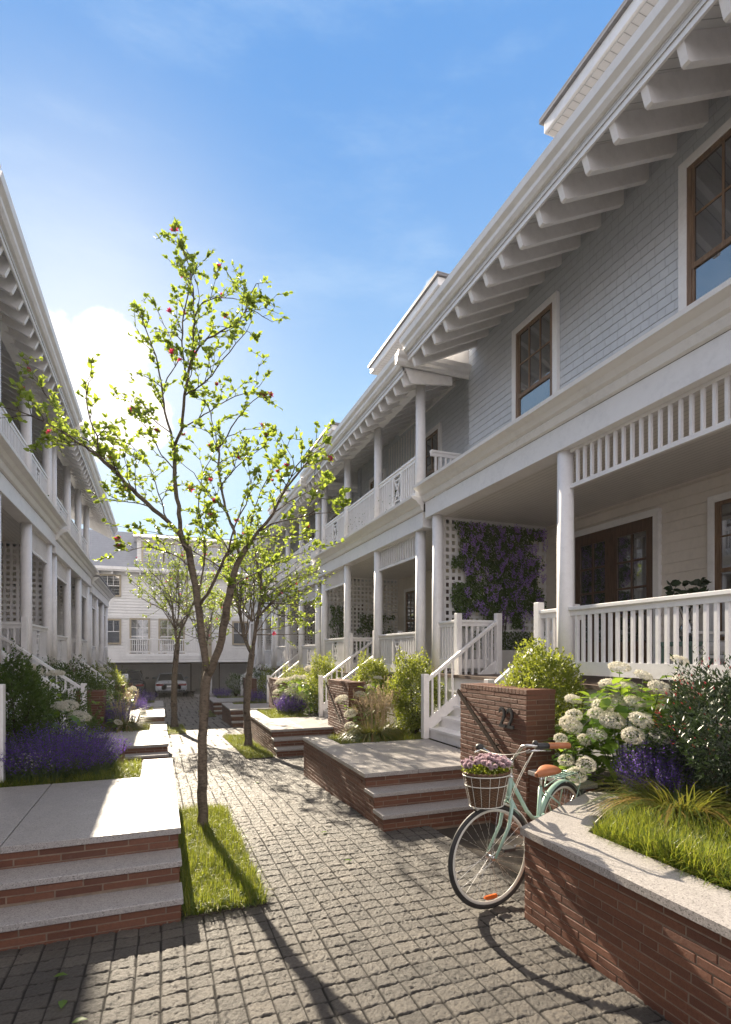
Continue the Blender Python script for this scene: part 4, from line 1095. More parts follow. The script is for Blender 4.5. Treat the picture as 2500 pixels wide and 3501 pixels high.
def hp(lst, d): return [W(u, v, d+dd) for u, v, dd in lst]
hydrangea('large sunlit white hydrangea in the right foreground planter, below the porch rail', (4.22, 4.0, .55),
    hp([(2200, 2311, .1), (2118, 2282, .3), (2325, 2258, .0), (2085, 2342, .4), (2255, 2352, -.1), (2340, 2338, -.1), (2338, 2392, -.25), (2065, 2412, .1), (2040, 2440, .0), (2095, 2463, -.1),
        (2192, 2463, -.3), (2170, 2400, .1), (2165, 2515, -.35), (2255, 2520, -.45), (2040, 2510, -.1), (2150, 2345, .25), (2105, 2400, .25)], 4.95),
    330, .17, (.55, .40, 1.05), .098)
hydrangea('smaller hydrangea in half shade beside the pier numbered 22', (3.98, 4.35, .5),
    hp([(1960, 2392, .4), (2040, 2398, .3), (1963, 2446, .1), (1945, 2472, .0), (1958, 2485, 0), (1917, 2525, -.1), (2003, 2615, -.2), (1972, 2650, -.2), (2000, 2530, .0), (1935, 2600, .0)], 5.0),
    130, .11, (.30, .3, .7), .075)
hydrangea('pale hydrangea leaning over the corner of the second brick pier', (3.98, 10.0, .25),
    hp([(1232, 2375, 0), (1200, 2440, -.2), (1262, 2350, .2), (1292, 2318, .3), (1168, 2390, 0), (1310, 2395, .2), (1195, 2480, -.3)], 10.9), 130, .15, (.35, .5, 1.0), .12)
hydrangea('sunlit hydrangea behind the square lawn, under a round bush', (3.75, 15.0, .1),
    hp([(960, 2330, .3), (985, 2325, .2), (1010, 2350, 0), (1048, 2320, .5), (1062, 2300, .8), (1005, 2395, -.3), (975, 2375, -.1), (1030, 2380, -.2), (950, 2365, 0), (1065, 2362, .1), (1058, 2345, .4),
        (990, 2368, -.3), (962, 2392, -.2), (1062, 2290, .9), (1015, 2318, .4), (1080, 2360, .2)], 15.4), 260, .20, (.62, .8, 1.05), .17)
hydrangea('tall white hydrangea rising from the left lavender bed', (-1.25, 8.2, .40),
    hp([(190, 2305, .4), (205, 2415, .0), (150, 2418, 0), (232, 2415, -.1), (270, 2450, .1), (90, 2290, .2), (110, 2318, .1), (140, 2350, .2), (120, 2300, .3)], 7.35), 90, .17, (.36, .35, .7), .135)
hydrangea('small white hydrangea under the second left bush', (-1.25, 12.7, .12), hp([(350, 2290, .4), (405, 2470, -.5), (370, 2310, .3)], 12), 50, .14, (.3, .3, .9), .09)
hydrangea('little white hydrangea by the far left stair', (-1.0, 18.6, -.15), hp([(457, 2352, 0), (462, 2360, .1), (447, 2356, .2)], 17.8), 60, .14, (.3, .3, .75), .10)

# ---------------------------------------------------------------- flowering perennials and ornamental grasses
def lavender(label, c, rx, ry, h, n, group='purple flowering clumps', floret=.016, kind='lavender', per=16, cat='lavender'):
    c = Vector(c); root = empty(kind, c, label, cat, group)
    a = rs.rand(n)*6.28; q = np.sqrt(rs.rand(n)); bx = q*np.cos(a)*rx*.75; by = q*np.sin(a)*ry*.75
    out = np.column_stack([np.cos(a)*q, np.sin(a)*q]); H_ = h*(.65+.4*rs.rand(n))*(1-.35*q**2)
    tx = bx+out[:, 0]*rx*.38+rs.normal(0, .03, n); ty = by+out[:, 1]*ry*.38+rs.normal(0, .03, n)
    st = MB()
    for i in range(n):
        st.tube([(bx[i], by[i], 0), ((bx[i]*.6+tx[i]*.4), (by[i]*.6+ty[i]*.4), H_[i]*.5), (tx[i], ty[i], H_[i])], [.002, .0016, .001], 3, cap=False)
    st.build('stem', M['lavleaf'], root)
    t = np.tile(np.linspace(.42, 1.0, per), n); I = np.repeat(np.arange(n), per); s_ = t
    x = bx[I]+(tx-bx)[I]*s_**1.4; y = by[I]+(ty-by)[I]*s_**1.4; z_ = H_[I]*s_
    P_ = np.column_stack([x, y, z_])+rs.normal(0, .006, (len(t), 3))
    d = rdir(len(t)); d[:, 2] = np.abs(d[:, 2])*.6
    scatter('florets', LEAF, P_, d, rdir(len(t)), floret*(1.3-.6*t)*(.7+.6*rs.rand(len(t))), M['lav'], root)
    k = n*7; I = rs.randint(0, n, k); t = rs.rand(k)*.6
    P_ = np.column_stack([bx[I]+(tx-bx)[I]*t, by[I]+(ty-by)[I]*t, H_[I]*t]); scatter('foliage', LEAF_N, P_, norm(rdir(k)+[0, 0, .5]), rdir(k), .05*(.6+.6*rs.rand(k)), M['lavleaf'], root)
    return root
lavender('violet flowering clump in the right foreground planter, between hydrangea and arching sedge', (3.93, 3.38, .55), .33, .30, .62, 520, floret=.022)
lavender('large deep purple lavender mass in shade behind the left foreground platform', (-1.12, 7.12, .40), .70, .44, .66, 800, floret=.024)
lavender('purple clump beside the second left platform, next to a tuft of tall grass', (-.95, 13.6, .12), .5, .6, .75, 330, floret=.026)
lavender('small bright purple clump by the third left platform', (-.62, 18.9, -.15), .30, .4, .62, 200, floret=.034, per=10)
lavender('hazy purple clump in front of the parked cars on the left', (-.9, 25.6, -.4), .8, .8, .75, 260, floret=.04, per=9)
lavender('bright violet clump at the edge of the square lawn', (3.35, 14.55, .15), .42, .35, .62, 320, floret=.034, per=12)
lavender('purple clump behind the third right platform lawn', (3.55, 21.3, -.12), .45, .4, .6, 180, floret=.036, per=10)
lavender('purple clump on the farthest right platform', (2.9, 27.6, -.4), .5, .4, .6, 160, floret=.04, per=9)
def sedge(label, c, r, h, n, mat='sedge', w=.008, kind='ornamental_grass', group='ornamental grasses', lean=(0, 0)):
    c = Vector(c); root = empty(kind, c, label, 'ornamental grass', group)
    Vs = []; Fs = []; off = 0
    for q, bend in enumerate((.7, 1.3, 1.9, 2.4)):
        k = n//4; az = rs.rand(k)*6.28; rr = np.sqrt(rs.rand(k))*r*.3
        B = np.column_stack([rr*np.cos(az), rr*np.sin(az), np.zeros(k)]); til = .12+.35*rs.rand(k); az2 = az+rs.normal(0, .5, k)
        X = np.column_stack([np.cos(az2)*np.sin(til)+lean[0], np.sin(az2)*np.sin(til)+lean[1], np.cos(til)]); Zn = np.column_stack([np.cos(az2)*np.cos(til), np.sin(az2)*np.cos(til), -np.sin(til)])
        S = (h*(.75+.6*rs.rand(k)))*(1+.18*q); V, F = scatter_np(*blade(bend, w/h, 8), B, X, Zn, S); Vs.append(V); Fs.append(F+off); off += len(V)
    link('blade_tuft', np_mesh('blade_tuft', np.vstack(Vs), np.vstack(Fs), True), M[mat], root)
    return root
def plumes(root, r, h, n):
    a = rs.rand(n)*6.28; q = np.sqrt(rs.rand(n)); st = MB(); PP = []; DD = []
    for i in range(n):
        b = Vector((math.cos(a[i])*q[i]*r*.3, math.sin(a[i])*q[i]*r*.3, 0)); t = Vector((math.cos(a[i])*q[i]*r, math.sin(a[i])*q[i]*r, h*random.uniform(.7, 1.1))); m = b.lerp(t, .5)+Vector((0, 0, h*.12))
        st.tube([b, m, t], [.002, .0015, .001], 3, cap=False)
        d = (t-m).normalized()
        for k in range(34):
            f = k/34; PP.append(tuple(m.lerp(t, .35+.65*f)+Vector((random.gauss(0, 1), random.gauss(0, 1), random.gauss(0, .6)))*.022*(1.1-f))); DD.append(tuple(d+Vector((random.gauss(0, .4), random.gauss(0, .4), .2))))
    st.build('stalk', M['plume'], root)
    k = len(PP); scatter('plume', LEAF_N, np.array(PP), np.array(DD), rdir(k), .030*(.5+rs.rand(k)), M['plume'], root)
sedge('arching golden-green sedge spilling over the right foreground lawn', (3.70, 2.98, .55), .5, .48, 1000, w=.0030)
sedge('second arching sedge tuft at the right edge, under the dark shrub', (4.05, 2.5, .55), .5, .46, 900, w=.0030)
s1 = sedge('feathery pinkish plume grass on the platform by the bicycle', (3.35, 8.45, .38), .4, .42, 700, 'sedge', .006); plumes(s1, .42, .78, 70)
s2 = sedge('plume grass in front of the sunlit round bush, next to the hydrangea', (3.72, 8.75, .38), .4, .40, 400, 'sedge', .006); plumes(s2, .42, .95, 55)
s3 = sedge('tall upright grass tuft beside the second left lavender', (-.72, 12.95, .12), .3, .50, 380, 'sedge', .005); plumes(s3, .3, .75, 22)
s4 = sedge('thin plume grass by the third left newel post', (-.85, 17.9, -.15), .3, .5, 260, 'sedge', .006); plumes(s4, .3, .85, 26)
# low white-flowering companion in the left lavender
n = 60; root = empty('white_aster', (-1.3, 6.85, .40), 'small white-flowered plant tucked into the left lavender', 'flowering plant')
P_ = np.column_stack([rs.normal(0, .10, n), rs.normal(0, .06, n), .2+.15*rs.rand(n)]); scatter('flower_cluster', FLORET, P_, rdir(n), norm(rdir(n)*.4+[0, -.6, 1]), .014, M['petal'], root)
n = 120; P_ = np.column_stack([rs.normal(0, .12, n), rs.normal(0, .07, n), .28*rs.rand(n)]); scatter('foliage', LEAF, P_, norm(rdir(n)+[0, 0, .5]), rdir(n), .04, M['lavleaf'], root)

# ---------------------------------------------------------------- climbers on the porch screens
def climber(label, x0, x1, y, z0, z1, n, flowers=0, mat='wleaf', size=.06, kind='climbing_plant', cat='climbing plant', thick=.14, group='climbers on porch screens', pts=None, pot=None):
    root = empty(kind, ((x0+x1)/2, y, z0), label, cat, group)
    w, h = (x1-x0)/2, z1-z0
    m = int(n*1.6); P_ = np.column_stack([(rs.rand(m)*2-1)*w, -np.abs(rs.normal(0, thick*.5, m)), rs.rand(m)*h])
    u, v = P_[:, 0]/w, P_[:, 2]/h
    f = np.sin(u*5+v*3+x0)+np.sin(v*8-u*2)+rs.normal(0, .45, m)
    edge = np.maximum(np.abs(u)*1.02, np.abs(v*2-1)*.98 if not flowers else (1-v)*.95)
    k = (f > (-1.9 if flowers else -1.1)) & (edge+.12*np.sin(u*11+v*7)+.1*np.sin(v*17) < .93)
    P_ = P_[k][:n]; k = len(P_)
    scatter('foliage', LEAF, P_, norm(np.column_stack([rs.normal(0, .6, k), -np.ones(k)*.5, -.8*np.ones(k)+rs.normal(0, .5, k)])), norm(rs.normal(0, .5, (k, 3))+[0, -1, .5]), size*(.6+.6*rs.rand(k)), M[mat], root)
    st = MB()
    for i in range(5):
        x = random.uniform(-.3, .3)*w; st.tube([(x*.3, -.03, -(z0-pot) if pot is not None else -.3), (x*.6+.05, -.03, h*.2), (x, -.04, h*.5), (x*1.6, -.03, h*.85)], [.014, .010, .007, .004], 5)
    st.build('stem', M['twig'], root)
    if flowers:
        PP = []; c0 = 0
        for i in range(flowers):
            uu = random.uniform(-.92, .92)*w; vv = h*(1-random.random()**1.2*.88); ln = random.uniform(.10, .20)
            yy = -random.uniform(.16, .32); q = 46
            for k in range(q):
                t = k/q; r = .050*(1-t)**.6+.006; a = random.random()*6.28
                PP.append((uu+r*math.cos(a), yy+r*math.sin(a), vv-t*ln))
        for uu, vv, ln in ((.0, -.0, .3), (.45, -.05, .35), (.75, .05, .3), (.35, .12, .3), (-.75, .45, .3), (-.85, .8, .25)):
            for k in range(70):
                t = k/70; r = .045*(1-t)**.6+.006; a = random.random()*6.28; PP.append((uu*w+r*math.cos(a), -.15+r*math.sin(a), h*.1+vv*h-t*ln+.15))
        k = len(PP); scatter('blossom_cluster', LEAF, np.array(PP), norm(rdir(k)+[0, -.4, -.3]), rdir(k), .030*(.7+.6*rs.rand(k)), M['wist'], root)
    return root
climber('purple wisteria hanging over the white lattice screen of the nearest porch', 5.15, 7.25, 8.98, 2.35, 4.33, 14000, 125, kind='wisteria', cat='wisteria', pot=1.9)
climber('dark leafy climber on the second porch lattice, left part', 5.0, 5.7, 16.3, 1.75, 3.35, 1600, size=.07, pot=1.4)
climber('dark leafy climber on the second porch lattice, right part', 5.9, 7.2, 16.3, 1.75, 3.1, 2600, size=.07, pot=1.4)
climber('dark foliage in front of the second balcony wall', 5.2, 5.85, 13.2, 4.9, 6.2, 1500, size=.07, pot=4.8)
climber('leafy plant on the third balcony', 5.1, 5.85, 18.4, 4.65, 5.8, 900, size=.08, pot=4.6)
for i, (yy, zz, lb) in enumerate(((11.2, 4.85, 'trailing vine threaded through the second balcony railing'), (13.2, 4.85, 'white-flowered vine on the plain railing section of the second balcony'),
        (15.4, 4.85, 'sparse vine on the far railing section of the second balcony'), (18.3, 4.7, 'sparse vine on the third balcony railing'))):
    root = empty('railing_vine', (4.74, yy, zz), lb, 'vine', 'vines on the balcony railings'); n = 30
    y = (rs.rand(n)-.5)*1.3; P_ = np.column_stack([rs.normal(0, .02, n), np.round(y/.32)*.32+rs.normal(0, .05, n), .5*rs.rand(n)+.05])
    scatter('foliage', LEAF, P_, rdir(n), rdir(n), .035, M['wleaf'], root)
    k = 8; scatter('flower_cluster', FLORET, P_[:k]+rs.normal(0, .03, (k, 3))-[.03, 0, 0], rdir(k), norm(rdir(k)+[-1.5, 0, .5]), .022, M['petal'], root)
for i, (yy, zz, lb) in enumerate(((11.2, 4.95, 'trailing vine at the foot of the nearest left balcony railing'), (13.4, 4.95, 'trailing vine by the crossed railing panel of the nearest left balcony'),
        (17.0, 4.8, 'trailing vine on the farther left balcony railing'), (19.4, 4.8, 'trailing vine near the end of the left balconies'))):
    root = empty('railing_vine', (LX+.06, yy, zz), lb, 'vine', 'vines on the balcony railings'); n = 260
    y = (rs.rand(n)-.5)*2.0; P_ = np.column_stack([np.abs(rs.normal(0, .05, n)), y, .28*rs.rand(n)**1.5+.04*np.sin(y*9)])
    scatter('foliage', LEAF, P_, rdir(n), rdir(n), .05, M['wleaf'], root)

# ---------------------------------------------------------------- magnolia trees
def blossom_mesh(open_):
    V = []; F = []; m = MB()
    for k in range(7):
        a = 6.283*k/7+(.2 if k % 2 else 0); tv, tf = LEAF_W
        t = R(18+open_*38+(k % 3)*9); d = Vector((math.cos(a)*math.sin(t), math.sin(a)*math.sin(t), math.cos(t))); nn = Vector((-math.cos(a)*math.cos(t), -math.sin(a)*math.cos(t), math.sin(t)))
        v, f = scatter_np(tv, tf, np.zeros((1, 3)), np.array([d]), np.array([nn]), 1.0); m.add(v, f, True)
    return m.mesh('blossom')
BL = [blossom_mesh(.15), blossom_mesh(.7), blossom_mesh(1.0)]
for b in BL: b.materials.append(M['magenta'])
def tree(label, base, limbs, d0, leaf=.075, twig=.34, nleafmul=1.0, blossoms=20, group='magnolia trees along the path', step=.13, spread=1.0, seed=1):
    """limbs: list of (points [(x, y, depth offset)], r0, r1, leafy-from fraction) in picture coordinates, placed in depth"""
    rr = random.Random(seed); base = Vector(base)
    root = empty('magnolia_tree', base, label, 'tree', group)
    tk = MB(); tw = MB(); LC = []; LX = []; LZ = []; tips = []
    for li, (pts, r0, r1, lf) in enumerate(limbs):
        if li: r0 *= .86
        P_ = [D(x, y, d0+dd)-base for x, y, dd in pts]
        # smooth resample with slight crookedness
        Q = []; n = len(P_)
        for i in range(n-1):
            a, b = P_[max(i-1, 0)], P_[i]; c, d = P_[i+1], P_[min(i+2, n-1)]; k = max(2, int((c-b).length/.09))
            for j in range(k):
                t = j/k; Q.append(.5*((2*b)+(c-a)*t+(2*a-5*b+4*c-d)*t*t+(3*b-a-3*c+d)*t**3))
        Q.append(P_[-1])
        m = len(Q); rad = [r0+(r1-r0)*(i/(m-1)) for i in range(m)]
        amp = .008 if r0 > .03 else .012
        Q = [q+Vector((rr.uniform(-amp, amp), rr.uniform(-amp, amp), rr.uniform(-amp, amp)*.3)) if 0 < i < m-1 else q for i, q in enumerate(Q)]
        if li == 0: rad = [r*(1+.45*max(0, 1-i*.09/.28)) for i, r in enumerate(rad)]
        tk.tube(Q, rad, 12 if r0 > .03 else 7, wob=.07)
        acc = 0
        for i in range(1, m):
            acc += (Q[i]-Q[i-1]).length
            f = i/(m-1)
            if f >= lf and acc > step*rr.uniform(.6, 1.3) or i == m-1:
                acc = 0
                dr = (Q[i]-Q[i-1]).normalized()
                for _ in range(1 if rr.random() < .8 else 2):
                    side = Vector((rr.gauss(0, 1), rr.gauss(0, 1), rr.gauss(0, .7))); side = (side-dr*side.dot(dr)).normalized()
                    v = (side*spread*rr.uniform(.6, 1.2)+dr*(.9 if i < m-1 else 2)+Vector((0, 0, .35))).normalized()
                    ln = twig*rr.uniform(.35, 1.15)*(.42 if i == m-1 else 1); p = Q[i].copy(); pp = [p.copy()]; nseg = 4
                    for s_ in range(nseg):
                        v = (v+Vector((rr.gauss(0, .33), rr.gauss(0, .33), rr.gauss(0, .25)+.08))).normalized(); p = p+v*ln/nseg; pp.append(p.copy())
                        nodes = [(p, v)]
                        if s_ >= 1 and rr.random() < .75:
                            sv = (v+Vector((rr.gauss(0, .8), rr.gauss(0, .8), rr.gauss(0, .5)+.2))).normalized(); e = p+sv*ln*rr.uniform(.2, .42)
                            e1 = p.lerp(e, .5)+Vector((rr.uniform(-.012, .012), rr.uniform(-.012, .012), rr.uniform(-.012, .012)))
                            tw.tube([p, e1, e], [.0034, .0028, .0018], 4, cap=False); nodes.append((e, sv)); tips.append((e, sv))
                            nodes.append((e1, sv))
                        for q, vv in nodes:
                            for _l in range(int(rr.choice((2, 3, 4, 5))*nleafmul+rr.random()*.5)):
                                dd_ = (vv*.7+Vector((rr.gauss(0, .7), rr.gauss(0, .7), rr.gauss(0, .45)+.25))).normalized()
                                LC.append(tuple(q)); LX.append(tuple(dd_)); LZ.append((rr.gauss(0, .6), rr.gauss(0, .6), 1))
                    rt = min(.006, rad[i]*.7); tw.tube(pp, [rt, rt*.85, rt*.65, rt*.5, .0018], 5, cap=False); tips.append((pp[-1], v))
    tk.build('trunk', M['bark'], root); tw.build('twigs', M['twig'], root)
    n = len(LC)
    S = leaf*(.55+.65*rs.rand(n))
    scatter('crown', LEAF_W, np.array(LC), np.array(LX), np.array(LZ), S, M['treeleaf'], root, smooth=True)
    rr.shuffle(tips)
    for p, v in tips[:blossoms]:
        o = link('blossom', rr.choice(BL), None, root, p); o.rotation_euler = (v+Vector((0, 0, .8))).to_track_quat('Z', 'Y').to_euler()
        s_ = leaf*rr.uniform(.6, 1.0); o.scale = (s_, s_, s_)
    return root
T1 = [
 ([(452, 1862, 0), (450, 1760, 0), (449, 1680, 0), (451, 1600, 0), (456, 1540, 0), (463, 1492, 0)], .053, .047, 9),
 ([(463, 1500, 0), (452, 1440, .0), (446, 1380, .05), (436, 1320, .1), (426, 1262, .15), (418, 1215, .15)], .046, .036, 9),
 ([(463, 1500, 0), (478, 1462, -.05), (492, 1420, -.1), (500, 1370, -.15), (512, 1305, -.2)], .048, .040, 9),
 # left limb
 ([(418, 1225, .15), (400, 1190, .1), (372, 1158, -.1), (340, 1130, -.3), (305, 1098, -.5), (280, 1073, -.6), (250, 1040, -.7), (224, 1018, -.75)], .030, .017, .55),
 ([(224, 1018, -.75), (200, 1000, -.8), (172, 981, -.8), (120, 949, -.75), (72, 925, -.7), (22, 908, -.65)], .015, .005, .0),
 ([(224, 1018, -.75), (215, 970, -.8), (200, 930, -.85), (190, 880, -.9), (198, 848, -.9)], .010, .004, .1),
 ([(280, 1073, -.6), (245, 1030, -.3), (205, 985, -.2), (150, 950, -.1), (110, 890, 0), (95, 868, 0)], .010, .004, .1),
 ([(224, 1018, -.75), (190, 990, -.5), (150, 985, -.3), (105, 965, -.2)], .008, .003, .1),
 ([(340, 1130, -.3), (310, 1118, -.1), (272, 1112, .1), (240, 1098, .1)], .009, .003, .2),
 ([(372, 1158, -.1), (352, 1090, .2), (332, 1040, .3), (300, 1000, .3), (262, 985, .3)], .010, .003, .2),
 # centre-left stem, rising to the top
 ([(418, 1225, .15), (405, 1190, .2), (398, 1140, .25), (392, 1090, .3), (388, 1040, .3), (385, 990, .3), (390, 985, .3)], .030, .022, 9),
 ([(388, 990, .3), (378, 960, .3), (368, 915, .35), (358, 860, .4), (350, 810, .45), (340, 770, .45), (325, 730, .45), (310, 695, .45)], .017, .005, .25),
 ([(388, 990, .3), (402, 955, .2), (408, 905, .1), (415, 850, 0), (425, 800, -.05)], .020, .014, .6),
 ([(415, 852, 0), (408, 800, .05), (406, 740, .1), (408, 690, .1), (420, 640, .1), (432, 590, .1)], .012, .006, .15),
 ([(432, 590, .1), (426, 572, .1), (414, 560, .05), (402, 556, 0)], .006, .003, .0),
 ([(425, 800, -.05), (432, 760, -.1), (430, 710, -.12), (428, 660, -.15), (425, 620, -.15), (418, 590, -.1), (408, 556, -.1)], .012, .004, .1),
 ([(425, 800, -.05), (440, 770, -.1), (462, 752, -.15), (490, 738, -.2), (520, 722, -.2), (540, 700, -.2), (550, 680, -.2)], .013, .006, .1),
 ([(540, 700, -.2), (560, 690, -.2), (585, 702, -.2), (605, 715, -.2)], .006, .003, .0),
 ([(545, 690, -.2), (555, 660, -.2), (568, 630, -.2), (574, 636, -.2)], .006, .003, .0),
 ([(430, 710, -.12), (440, 680, -.1), (465, 665, -.1), (500, 660, -.05), (535, 668, 0), (555, 672, 0)], .008, .003, .1),
 ([(408, 880, .1), (440, 860, -.2), (470, 835, -.3), (495, 800, -.35), (525, 765, -.35), (548, 735, -.3), (560, 745, -.3)], .010, .003, .2),
 ([(378, 960, .3), (340, 930, .5), (318, 900, .6), (300, 880, .6), (290, 905, .6)], .008, .003, .2),
 ([(368, 850, .35), (395, 800, .5), (385, 770, .5), (365, 720, .5), (350, 690, .5)], .008, .003, .2),
 ([(402, 955, .2), (440, 930, .4), (480, 905, .5), (520, 880, .5), (560, 870, .5), (585, 845, .5)], .011, .003, .25),
 ([(392, 1050, .3), (360, 1010, .6), (340, 975, .7), (318, 940, .8), (300, 925, .8)], .010, .003, .3),
 # right stem
 ([(512, 1305, -.2), (520, 1270, -.2), (532, 1240, -.2), (548, 1215, -.2)], .036, .030, 9),
 ([(548, 1215, -.2), (575, 1180, -.3), (605, 1140, -.35), (628, 1100, -.4), (652, 1062, -.4), (680, 1030, -.4)], .022, .009, .4),
 ([(628, 1100, -.4), (645, 1060, -.5), (672, 1020, -.5), (705, 1002, -.5), (722, 990, -.5)], .009, .003, .0),
 ([(575, 1180, -.3), (620, 1158, -.5), (665, 1150, -.6), (710, 1140, -.65), (745, 1140, -.7)], .010, .003, .35),
 ([(605, 1140, -.35), (650, 1110, -.1), (690, 1090, 0), (715, 1075, 0)], .008, .003, .1),
 ([(560, 1200, -.2), (600, 1190, .1), (640, 1195, .2), (680, 1180, .3)], .009, .003, .2),
 ([(512, 1305, -.2), (540, 1285, .1), (590, 1262, .3), (640, 1240, .4), (680, 1225, .4)], .012, .003, .2),
 ([(532, 1240, -.2), (520, 1180, -.1), (500, 1130, 0), (490, 1080, .05), (486, 1030, .1), (486, 995, .1)], .018, .011, .4),
 ([(486, 995, .1), (503, 970, .1), (529, 929, .05), (549, 902, 0), (575, 881, 0)], .010, .004, .0),
 ([(486, 1000, .1), (475, 950, .2), (462, 900, .3), (445, 885, .3)], .008, .003, .0),
 ([(490, 1080, .05), (525, 1040, -.2), (560, 1010, -.2), (590, 985, -.2)], .008, .003, .1),
 ([(500, 1130, 0), (460, 1090, .2), (430, 1050, .3), (405, 1030, .3)], .010, .003, .2),
 ([(505, 1340, -.15), (520, 1300, .2), (535, 1240, .4), (560, 1150, .5), (580, 1090, .5), (610, 1030, .5)], .014, .004, .4),
 # mid stem
 ([(447, 1340, .05), (470, 1305, -.2), (488, 1260, -.3), (508, 1225, -.4)], .022, .014, .6),
 ([(508, 1225, -.4), (520, 1170, -.5), (545, 1120, -.5), (560, 1060, -.5)], .012, .003, .1),
 ([(436, 1320, .1), (455, 1250, .4), (450, 1180, .5), (440, 1120, .6), (450, 1060, .6), (470, 1010, .6)], .014, .004, .25),
 ([(426, 1262, .15), (400, 1240, .0), (360, 1222, -.1), (320, 1215, -.2), (285, 1225, -.2)], .009, .003, .3),
 ([(488, 1260, -.3), (450, 1235, -.5), (415, 1215, -.6), (370, 1190, -.6), (330, 1180, -.6)], .008, .003, .3),
 ([(508, 1225, -.4), (480, 1180, -.6), (440, 1160, -.6)], .007, .003, .1),
]
tree('large magnolia in the grass bed beside the left foreground steps, tallest in view', (W(696, 2850, 5.84)), T1, 5.84, leaf=.060, blossoms=40, seed=4, twig=.38, nleafmul=.95, step=.10)
def auto_limbs(trunk, crown, rr, n, r0, dd=.6):
    "limbs fanning from trunk points to the crown outline"
    L_ = []
    for k in range(n):
        sx, sy = rr.choice(trunk); ex, ey = crown[k % len(crown)]; ex += rr.uniform(-12, 12); ey += rr.uniform(-12, 12)
        o = rr.uniform(-dd, dd); mx = sx+(ex-sx)*.4+rr.uniform(-8, 8); my = sy+(ey-sy)*.55
        L_.append(([(sx, sy, 0), (mx, my, o*.5), (sx+(ex-sx)*.75, sy+(ey-sy)*.82, o*.8), (ex, ey, o)], r0*rr.uniform(.7, 1), .006, .3))
    return L_
rr = random.Random(5)
T2 = [([(552, 1662, 0), (550, 1600, 0), (548, 1560, 0), (556, 1480, 0), (560, 1452, 0)], .085, .072, 9),
      ([(560, 1455, 0), (545, 1420, 0), (534, 1370, .1), (525, 1320, .2), (505, 1270, .3)], .05, .022, .5), ([(560, 1455, 0), (566, 1410, 0), (576, 1350, -.1), (580, 1290, -.2), (568, 1240, -.2), (560, 1190, -.2)], .055, .02, .5),
      ([(572, 1370, -.1), (600, 1345, -.2), (625, 1315, -.3), (650, 1290, -.3), (690, 1275, -.4)], .028, .008, .3), ([(566, 1400, 0), (610, 1395, .2), (645, 1388, .3), (690, 1372, .3)], .014, .006, .3),
      ([(545, 1420, 0), (515, 1390, .3), (480, 1360, .4), (455, 1345, .4)], .018, .006, .3)]
cr = [(470, 1240), (500, 1200), (540, 1150), (580, 1160), (620, 1200), (660, 1245), (700, 1265), (705, 1300), (690, 1340), (650, 1380), (620, 1240), (520, 1300), (480, 1310), (600, 1300), (640, 1320), (560, 1230), (530, 1250), (590, 1200), (495, 1345), (675, 1400)]
T2 += auto_limbs([(545, 1420), (560, 1380), (576, 1340), (566, 1410), (534, 1370), (580, 1300)], cr, rr, 40, .02, .9)
tree('second magnolia, standing in the grass strip beside the brick platforms', W(850, 2560, 12.7), T2, 12.7, leaf=.068, twig=.5, blossoms=24, seed=8, step=.22, nleafmul=.85)
T3 = [([(388, 1614, 0), (387, 1560, 0), (388, 1500, 0), (392, 1455, 0), (394, 1430, 0)], .10, .085, 9), ([(394, 1435, 0), (390, 1400, 0), (385, 1370, .2), (380, 1330, .3), (360, 1295, .4), (330, 1265, .5)], .05, .015, .5),
      ([(394, 1435, 0), (402, 1400, -.1), (415, 1375, -.2), (430, 1340, -.3), (445, 1310, -.3)], .05, .015, .5), ([(390, 1400, 0), (398, 1350, .3), (395, 1290, .4), (400, 1240, .5)], .03, .012, .5)]
cr = [(285, 1290), (300, 1320), (310, 1270), (340, 1240), (370, 1215), (400, 1200), (430, 1220), (460, 1250), (480, 1290), (490, 1330), (470, 1360), (330, 1330), (350, 1290), (385, 1260), (420, 1270), (440, 1310), (460, 1385), (320, 1300), (365, 1340), (425, 1350)]
T3 += auto_limbs([(388, 1395), (382, 1350), (402, 1395), (415, 1370), (397, 1340), (392, 1400)], cr, rr, 36, .018, 1.2)
tree('slim magnolia farther down the path on the left, before the garages', W(597, 2485, 17.6), T3, 17.6, leaf=.072, twig=.6, blossoms=18, seed=12, step=.32, nleafmul=.7)
T4 = [([(447, 1592, 0), (449, 1540, 0), (452, 1490, 0), (455, 1460, 0)], .11, .09, 9), ([(455, 1465, 0), (445, 1420, .2), (430, 1385, .3), (415, 1360, .4)], .05, .015, .4), ([(455, 1465, 0), (462, 1410, 0), (470, 1370, -.2), (478, 1330, -.3)], .05, .015, .4)]
cr = [(400, 1400), (410, 1350), (430, 1310), (455, 1290), (480, 1300), (505, 1330), (515, 1370), (500, 1400), (440, 1350), (470, 1340), (425, 1420), (490, 1360)]
T4 += auto_limbs([(445, 1420), (460, 1420), (468, 1380), (435, 1395)], cr, rr, 24, .02, 1.0)
tree('farthest magnolia, small behind the big trunk', W(447*1.5395, 1592*1.5395, 23.5), T4, 23.5, leaf=.08, twig=.7, blossoms=8, seed=15, step=.4, nleafmul=.7)
